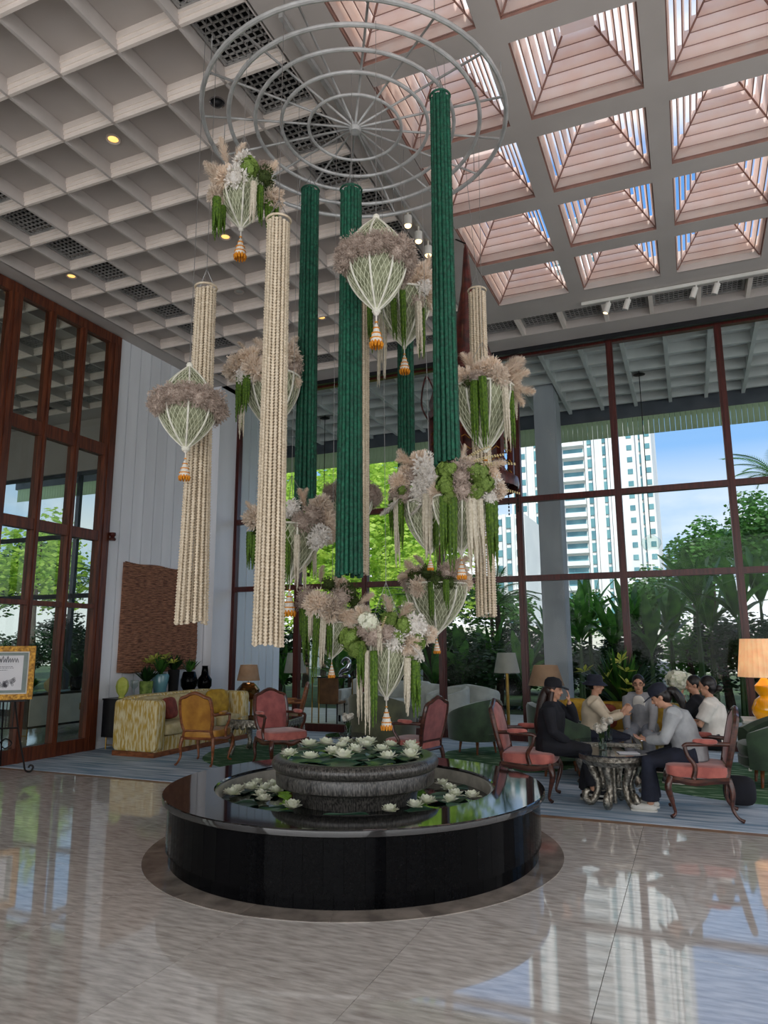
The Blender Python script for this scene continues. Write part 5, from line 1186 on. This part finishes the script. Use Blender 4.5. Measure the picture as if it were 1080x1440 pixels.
    if hat == 'bucket':
        M().lathe([(.175, -.02), (.17, -.012), (.108, .035), (.104, .09), (.085, .12), (0, .125), ], 24, c=(-.01, 0, .03), T=HT).build('bucket_hat', hatm, t)
    return t, loc, sc, seat
dn = (0, 0, -1)
person('woman in black with black cap and long dark hair, hand raised to her mouth', (779, 978), 7.98, -.08, .90, .47, .10, .12, 0,
  (((.21, .10, .56), (.1, -.2, 1), (-1, -.3, .1), 1, (.2, .6, -1)), ((.24, -.10, .12), (1, .5, -.1), (0, 0, -1), 1, (-.3, -1, -.5))), ((.36, .07, .075), (.50, -.10, .16)), K["blackc"], K['blackc'], hair='long', hat='cap', hatm=K['blackc'], hm=K['brownhair'], socks=K['skin'], shoes=K['blackc'], hang=.04)
person('person in cream jacket and dark bucket hat gesturing with raised hands', (838, 974), 9.4, .05, .90, .44, .12, .05, 0,
  (((.40, .06, .36), (.7, .1, .8), (0, -1, 0), 1, (-.2, .6, -1)), ((.42, -.08, .34), (.7, -.1, .8), (0, 1, 0), 1, (-.2, -.6, -1))), ((.46, .12, .075), (.46, -.12, .075)), K['beige'], K['navy'], hair='short', hat='bucket', hatm=K['navy'])
person('man in glasses with open grey jacket over white shirt, leaning forward facing the viewer', (899, 983), 10.05, radians(-97), .92, .44, .30, .12, .15,
  (((.40, .16, .02), (.8, -.3, -.5), (0, 0, -1), 1, (0, 1, -.6)), ((.42, -.14, .02), (.8, .3, -.5), (0, 0, -1), 1, (0, -1, -.6))), ((.48, .16, .075), (.48, -.16, .075)), K['greyc'], K['jeans'], hair='short', shirt2=K['wtee'], glasses=True)
tD = person('woman in pale grey shirt and dark cap bent over a phone, navy wide trousers', (929, 994), 7.80, pi+.04, .92, .47, .42, .50, 0,
  (((.42, .05, .20), (1, -.2, .15), (-.2, 0, 1), 1, (-.3, 1, -1)), ((.40, -.06, .19), (1, .2, .15), (-.2, 0, 1), 1, (-.3, -1, -1))), ((.42, .10, .075), (.40, -.10, .075)), K['lgrey'], K['navy'], hair='tail', hat='cap', hatm=K['navy'], shoes=K['white'], hang=.03)
person('woman in white T-shirt with dark hair in a low bun and thin shoulder strap', (995, 975), 9.3, pi-.1, .93, .44, .10, .1, 0,
  (((.36, .08, .30), (1, -.2, .1), (0, 0, 1), 1, (-.3, .6, -1)), ((.38, -.08, .26), (1, .2, .1), (0, 0, 1), 1, (-.3, -.6, -1))), ((.45, .1, .075), (.45, -.1, .075)), K['wtee'], K['blackc'], sleeve=.4, hair='bun')
person('dark haired person in black behind the woman in white, hands near the chin', (977, 985), 10.0, pi-.1, .90, .44, .12, .15, .3,
  (((.22, .05, .50), (.2, -.3, 1), (-1, 0, 0), 1, (.2, .6, -1)), ((.22, -.06, .48), (.2, .3, 1), (-1, 0, 0), 1, (.2, -.6, -1))), ((.45, .1, .075), (.45, -.1, .075)), K['blackc'], K['blackc'], sleeve=.4, hair='short')
# shoulder strap & phone
P = ony(913, 1038, 7.80)
o = M().box((-.08, -.04, 0), (.08, .04, .009)).build('phone', K['chrome'], None, P, smooth=False); o.rotation_euler = (0, -.35, .04); tag(o, 'silver phone held by the woman in the pale grey shirt', 'phone')
t_ = M().tube([(0, 0, 0)]*2, .001, 3)
for o in list(COL.objects):
    if o.name.startswith('person') and o.parent is None and 'T-shirt' in o['label']:
        M().tube(cat_rom([(-.02, -.08, 1.0), (-.13, -.02, .92), (-.17, .08, .75), (-.15, .17, .58)], 5), .007, 5).build('strap', K['iron'], o)
b = M().sq((0, 0, 0), (.3, .16, .28), .6, 16, 10).build('handbag', K['blackc'], None, (.32, 8.25, .16)); tag(b, 'black handbag on the floor behind the coral armchair at the right', 'bag')
# ================================================================ terrace furniture
def tpt(x, y, Y): return ony(x, y, Y)
G2 = 'white terrace tub chairs'
for lb, xx, Y, a in (('white terrace tub chair beyond the glass, left of the pair behind the olive chair', 603, 14.0, 2.0), ('white terrace tub chair with striped cushion beyond the glass, right of the pair', 672, 14.0, 1.2), ('white terrace tub chair beyond the glass, nearest the dark green chair', 632, 13.2, -2.2)):
    P = ony(xx, 990, Y); c = tub(lb, P.x, Y, a, K['wsofa'], 1.0, K['brass'], group=G2, hb=.82, ha=.66)
P = ony(472, 1000, 13.9); t = thing('sofa', 'white terrace sofa beyond the glass behind the macrame flower basket', 'sofa', (P.x, 13.9, 0))
rb((0, 0, .12), (.14, .85, .66)).build('armrest', K['wsofa'], t); rb((1.7, 0, .12), (1.84, .85, .66)).build('armrest', K['wsofa'], t); rb((0, .7, .12), (1.84, .88, .82)).build('backrest', K['wsofa'], t)
M().box((.03, .02, .14), (1.8, .8, .34)).build('base', K['wsofa'], t, smooth=False); lg = M().box((0, 0, 0), (.04, .04, .14)).mesh('leg', K['iron'], False)
for a, b in ((.04, .04), (1.76, .04), (.04, .8), (1.76, .8)): put('leg', lg, t, (a, b, 0))
for k in range(2): rb((.15+.78*k, .02, .34), (.15+.78*k+.77, .7, .48), .3).build('seat_cushion', K['wsofa'], t)
pillow(P.x+.35, 14.42, .68, pi/2+.2, K['white'], 'white square pillow on the white terrace sofa', .42)
P = ony(461, 1000, 13.3); t = thing('bar_chair', 'brown panel backed metal legged chair beyond the glass beside the terrace sofa', 'chair', (P.x, 13.3, 0), .1)
M().box((-.22, -.02, .42), (.22, .02, .95)).build('backrest', K['wicker'], t, smooth=False); M().box((-.22, .02, .40), (.22, .44, .45)).build('seat', K['wicker'], t, smooth=False)
lg = M().tube([(0, 0, 0), (0, 0, .42)], .014, 6).mesh('leg', K['iron'])
for a, b in ((-.2, 0), (.2, 0), (-.2, .42), (.2, .42)): put('leg', lg, t, (a, b, 0))
P = ony(470, 958, 12.75); t = thing('console_table', 'slim high glass topped console just outside the glass, centre left', 'table', (P.x, 12.8, 0), 0)
M().box((-.45, -.16, .95), (.45, .16, .975)).build('table_top', K['tabletop'], t, smooth=False); lg = M().tube([(0, 0, 0), (0, 0, .95)], .012, 6).mesh('leg', K['brass'])
for a in (-.43, .43):
    for b in (-.14, .14): put('leg', lg, t, (a, b, 0))
t = thing('silver_ornament', 'curling silver animal ornament on the slim console outside', 'ornament', (P.x+.2, 12.8, .977))
M().tube(cat_rom([(-.12, 0, .03), (-.05, 0, .1), (.06, 0, .16), (.1, 0, .28), (.02, 0, .34), (-.06, 0, .27), (-.03, 0, .22)], 5), rrf([.02, .05, .06, .04, .035, .025, .012], 5), 9).build('body', K['chrome'], t); M().lathe([(0, 0), (.12, 0), (.1, .04), (0, .05)], 16).build('base', K['chrome'], t)
def floorlamp(xx, Y, lb, w=.2):
    P = ony(xx, 950, Y); t = thing('floor_lamp', lb, 'lamp', (P.x, Y, 0))
    M().lathe([(0, 0), (.16, 0), (.15, .02), (.03, .03), (.03, 1.15), (0, 1.15)], 14).build('stand', K['brass'], t); z0 = ony(xx, 946, Y).z; z1 = ony(xx, 918, Y).z
    M().lathe([(w*1.15, z0), (w*.8, z1), (w*.8-.005, z1), (w*1.15-.005, z0)], 24).build('lamp_shade', K['shadeg'], t)
    M().tube([(0, 0, 1.1), (0, 0, z1)], .008, 5).build('stem', K['brass'], t)
floorlamp(415, 13.1, 'grey shaded floor lamp outside, half hidden by a window mullion on the left'); floorlamp(713, 12.9, 'grey shaded floor lamp with brass stand outside, left of the woman in black')
P = ony(708, 1010, 13.3); t = thing('terrace_table', 'low glass terrace table beyond the glass left of the woman in black', 'table', (P.x, 13.5, 0)); M().box((-.5, -.3, .42), (.5, .3, .44)).build('table_top', K['tabletop'], t, smooth=False)
for a in (-.45, .45):
    for b in (-.25, .25): put('leg', lg, t, (a, b, 0), None, (1, 1, .44))
def pendant(x, y0, y1, Y, lb):
    A = ony(x, y0, Y); B_ = ony(x, y1, Y); t = thing('pendant_lamp', lb, 'lamp', (A.x, Y, B_.z))
    M().tube([(0, 0, .1), (0, 0, 7.06-B_.z)], .009, 5).build('rod', K['iron'], t); M().lathe([(.0, 0), (.1, .01), (.12, .02), (.1, .03), (0, .03)], 14, c=(0, 0, 6.95-B_.z)).build('canopy', K['iron'], t)
    M().lathe([(.13, -.12), (.19, -.02), (.17, .08), (.06, .16), (0, .18)], 18).build('glass_bell', K['clear'], t)
pendant(898, 517, 765, 14.8, 'terrace pendant lamp with glass bell hanging on a long rod, right of the column')
pendant(457, 585, 740, 14.8, 'terrace pendant lamp on a thin rod between the green rope columns')
# ================================================================ garden
def leafblob(nm, mt, n, s, clumps=9):
    m = M(); cs = [(rnd_dir()*R_.uniform(.25, .7), R_.uniform(.3, .5)) for _ in range(clumps)]
    for i in range(n):
        c, r = R_.choice(cs); d = rnd_dir(); p = c+d*r*R_.uniform(.6, 1); a, b = basis((d+rnd_dir()*.8).normalized()); w = s*R_.uniform(.6, 1.3)
        m.add([p-a*w, p-b*w*.45, p+a*w, p+b*w*.45], [(0, 1, 2, 3)])
    return m.mesh(nm, mt, False)
LB = {k: [leafblob('foliage', K[k], 2600, s) for _ in range(2)] for k, s in (('dleaf', .06), ('bleaf', .055), ('mleaf', .06))}
def tree(x, y, h, r, rz_, k, lb, g, nm='garden_tree', cat='tree', tr=True):
    t = thing(nm, lb, cat, (x, y, -.05), R_.uniform(0, 6), g)
    o = put('foliage', R_.choice(LB[k]), t, (0, 0, h-rz_*.8), (0, 0, R_.uniform(0, 6)), (r, r, rz_)); o['kind'] = 'stuff'
    if tr: M().tube([(0, 0, 0), (.1, 0, h*.4), (0, .1, h-rz_*.5)], [.1+.02*r, .08, .04], 7).build('trunk', K['trunk'], t)
    return t
for i, (xx, Y, h, r, rz_) in enumerate(((430, 25, 8, 2.6, 2.8), (495, 27, 10, 3.0, 3.4), (560, 24, 8.5, 2.6, 3.0), (610, 28, 10, 2.8, 3.4), (530, 33, 13, 4, 5.5), (455, 34, 13, 4, 5.5), (600, 22, 5.2, 1.8, 1.9), (585, 31, 13, 3.6, 5), (500, 30, 6, 3, 3), (420, 30, 11, 3.4, 4), (570, 36, 8, 4, 4), (470, 24, 5, 2.2, 2.4), (540, 24, 4.6, 2.2, 2.4))):
    P = ony(xx, 900, Y); tree(P.x, Y, h, r, rz_, 'bleaf', f'sunlit yellow green tree outside behind the green rope columns, {ordn[i]} of them', 'sunlit trees outside')
for i in range(7): tree(-36+3.0*i, 23+R_.uniform(-2, 4), 7.2, 2.5, 2.9, 'mleaf' if i % 2 else 'bleaf', f'leafy green tree outside seen through the left glazing, {ordn[i]} from the left', 'trees beyond the left glazing')
for i in range(48):
    x = -29+.80*i+R_.uniform(-.3, .3); Y = R_.uniform(18.2, 21.5); h = R_.uniform(1.8, 2.9)
    tree(x, Y, h, R_.uniform(.9, 1.3), R_.uniform(1.1, 1.5), 'dleaf' if i % 4 else 'mleaf', 'dark green shrub in the dense planting beyond the terrace, '+('left of the grey column' if x < -3.2 else 'right of the grey column'), 'garden shrubs', 'garden_shrub', 'shrub')
for i, (xx, Y, h, r) in enumerate(((985, 27, 5.9, 1.5), (1050, 30, 6.4, 1.7), (905, 34, 5.0, 1.7), (1100, 26, 6.6, 1.6), (1010, 36, 6.8, 1.8), (945, 29, 4.4, 1.4), (830, 30, 4.0, 1.5), (690, 26, 4.2, 1.6))):
    P = ony(xx, 900, Y); tree(P.x, Y, h, r, r*1.15, 'mleaf', f'round headed green tree beyond the right windows, {ordn[i]} of them', 'trees beyond the right windows')
# banana-like plants, leaf by leaf
def paddle(L_, w, droop):
    m = M(); k = 7; vs = []
    for i in range(k+1):
        u = i/k; x = L_*(.28*u+droop*u*u*.6); z = L_*(u*.95-droop*u*u*.5); ww = w*(0.06 if u < .22 else sin(pi*min(.98, (u-.22)/.78*.93+.05))**.6)
        for s, dz in ((-1, .05), (-.5, .0), (0, -.03), (.5, 0), (1, .05)): vs.append((x, s*ww, z+dz*ww*2))
    return m.add(vs, [(i*5+j, (i+1)*5+j, (i+1)*5+j+1, i*5+j+1) for i in range(k) for j in range(4)]).mesh('leaf', K['mleaf'])
PD = [paddle(1.9, .15, .10), paddle(1.9, .15, .45), paddle(1.7, .14, .95)]
bl = [(650, 18.4, 2.0), (690, 19.2, 2.1), (735, 18.2, 1.9), (775, 18.8, 2.1), (815, 18.2, 2.3), (830, 19.4, 2.7), (862, 18.6, 2.2), (888, 19.4, 2.5), (915, 18.2, 2.1), (945, 19.0, 2.4), (985, 18.2, 3.1), (1000, 19.3, 2.6), (1040, 18.4, 2.8), (1075, 19.2, 3.2), (560, 18.6, 1.7), (610, 18.2, 1.6), (400, 18.4, 1.8), (480, 18.6, 1.6)]
bl = [(a, b, c+(.8 if a > 760 else .2)) for a, b, c in bl]; bl.sort()
for i, (xx, Y, h) in enumerate(bl):
    P = ony(xx, 900, Y); t = thing('banana_plant', f'tall paddle leaved plant beyond the terrace, {ordn[i]} from the left', 'plant', (P.x, Y, -.05), R_.uniform(0, 6), 'paddle leaved plants')
    for k in range(12): o = put('leaf', PD[k % 3], t, (0, 0, max(.4, h-1.6)), (R_.uniform(-.12, .12), R_.uniform(-.25, .1), 2*pi*k/12+R_.uniform(-.3, .3)), R_.uniform(.7, .95))
    for k in range(3): M().tube([(.05*cos(2*k), .05*sin(2*k), 0), (.02, 0, max(.5, h-1.5))], [.06, .03], 6).build('stalk', K['stem'], t)
# palms
fr = M(); 
for k in range(7): u = k/6
pts = [(1.5*u, 0, .9*u-1.1*u*u) for u in [k/8 for k in range(9)]]; fr.tube(pts, .012, 4)
for k in range(26):
    u = .1+.9*k/26
    for s in (-1, 1):
        p = Vector((1.5*u, 0, .9*u-1.1*u*u)); e = p+Vector((.16, s*.34*sin(pi*min(.95, u*.8+.2)), -.10)); fr.add([p-Vector((.015, 0, 0)), p+Vector((.015, 0, 0)), e], [(0, 1, 2)])
frm = fr.mesh('frond', K['mleaf']); 
pl_ = [(ony(1118, 900, 22).x, 22, 6.0, 'palm at the right edge reaching into the sky beyond the last pane'), (ony(520, 900, 20).x, 20, 2.2, 'low palm beyond the terrace behind the central green column'), (ony(600, 900, 19.5).x, 19.5, 2.6, 'low palm beyond the terrace behind the right hand basket cluster'), (ony(700, 900, 20).x, 20, 2.7, 'palm beyond the terrace left of the grey column'), (-13.5, 19, 3.8, 'palm outside behind the left glazing, nearer the wall'), (-16, 20, 4.5, 'palm outside behind the left glazing, nearer the easel'), (-18.5, 19, 3.6, 'palm far left outside behind the left glazing')]
for x, y, h, lb in pl_:
    t = thing('palm', lb, 'palm', (x, y, -.05)); M().tube([(0, 0, 0), (.08, 0, h*.5), (0, 0, h)], [.12, .09, .08], 8).build('trunk', K['trunk'], t)
    for k in range(18): put('frond', frm, t, (0, 0, h), (0, R_.uniform(-.9, .3), 2*pi*k/18+R_.uniform(-.2, .2)), R_.uniform(.8, 1.1))
# ================================================================ buildings
def tower(lb, x0, x1, Y, H_, fl, cols, depth):
    t = thing('tower_block', lb, 'building', (x0, Y, -.5)); Wd = x1-x0
    M().box((0, 0, 0), (Wd, depth, H_)).build('wall', K['tower'], t, smooth=False)
    g = M(); w = M(); b = M()
    for c0, c1, kind in cols:
        a, e_ = Wd*c0, Wd*c1
        if kind == 'g':
            for i in range(fl): z = H_*(i+.12)/fl; g.box((a, -.25, z), (e_, -.02, z+H_/fl*.72))
            for s in (a, e_): w.box((s-.25, -.7, 0), (s+.25, .0, H_))
        elif kind == 'p': w.box((a, -1.0, 0), (e_, 0, H_))
        elif kind == 'w':
            n = max(1, int((e_-a)/2.2))
            for i in range(fl):
                for j in range(n): xx = a+(e_-a)*(j+.5)/n; z = H_*(i+.3)/fl; g.box((xx-.5, -.12, z), (xx+.5, -.02, z+H_/fl*.42))
        else:
            for i in range(fl): z = H_*i/fl; b.box((a, -1.6, z), (e_, 0, z+.9)); g.box((a+.3, -.1, z+1.0), (e_-.3, -.02, z+H_/fl*.85))
    g.build('window', K['towerglass'], t, smooth=False)['kind'] = 'stuff'; w.build('pier', K['tower'], t, smooth=False)
    if b.v: b.build('balcony', K['tower'], t, smooth=False)['kind'] = 'stuff'
    return t
Y = 150; A = ony(793, 700, Y).x; B_ = ony(921, 700, Y).x
tower('tall white and teal apartment tower seen through the glass right of the column', A, B_, Y, 95, 38, [(0, .26, 'b'), (.28, .36, 'g'), (.38, .44, 'p'), (.45, .52, 'g'), (.54, .60, 'p'), (.61, .66, 'g'), (.68, .84, 'w'), (.85, .90, 'g'), (.91, 1, 'w')], 30)
A = ony(722, 700, 170).x; B_ = ony(771, 700, 170).x
tower('narrower white tower seen through the glass just left of the column', A, B_, 170, 110, 34, [(0, .2, 'g'), (.25, .4, 'w'), (.45, .6, 'p'), (.62, .78, 'g'), (.82, 1, 'w')], 20)
A = ony(696, 700, 110).x; B_ = ony(736, 700, 110).x
tower('low blue grey building on the horizon left of the towers', A, B_, 110, 22, 9, [(0, .3, 'w'), (.32, .62, 'g'), (.64, 1, 'w')], 20)
gw = M().box((-50, 44, -.5), (14, 44.3, 2.6)).build('wall_garden', K['white'], smooth=False); gw['kind'] = 'structure'
def car(xx, Y, lb):
    P = ony(xx, 900, Y); t = thing('car', lb, 'car', (P.x, Y, -.05))
    pr = [(-2.1, .35), (-2.15, .8), (-1.3, .95), (-.8, 1.45), (1.0, 1.5), (1.9, 1.0), (2.15, .85), (2.15, .35)]
    m = M(); n = len(pr); m.add([(a, -.8, z) for a, z in pr]+[(a, .8, z) for a, z in pr], [tuple(range(n)), tuple(range(n, 2*n))[::-1]]+[(i, n+i, n+(i+1) % n, (i+1) % n) for i in range(n)]); m.build('body', K['carw'], t, smooth=False)
    M().add([(-1.15, -.82, .98), (-.75, -.82, 1.38), (.95, -.82, 1.42), (1.6, -.82, 1.02)], [(0, 3, 2, 1)]).build('side_window', K['tabletop'], t, smooth=False)
    wm = M().tube([(0, -.1, 0), (0, .1, 0)], .33, 14).mesh('wheel', K['iron'])
    for a in (-1.35, 1.35):
        for b in (-.75, .75): put('wheel', wm, t, (a, b, .33))
car(672, 24.2, 'white car glimpsed through the planting left of the column'); car(850, 24.6, 'white car glimpsed through the planting right of the column')
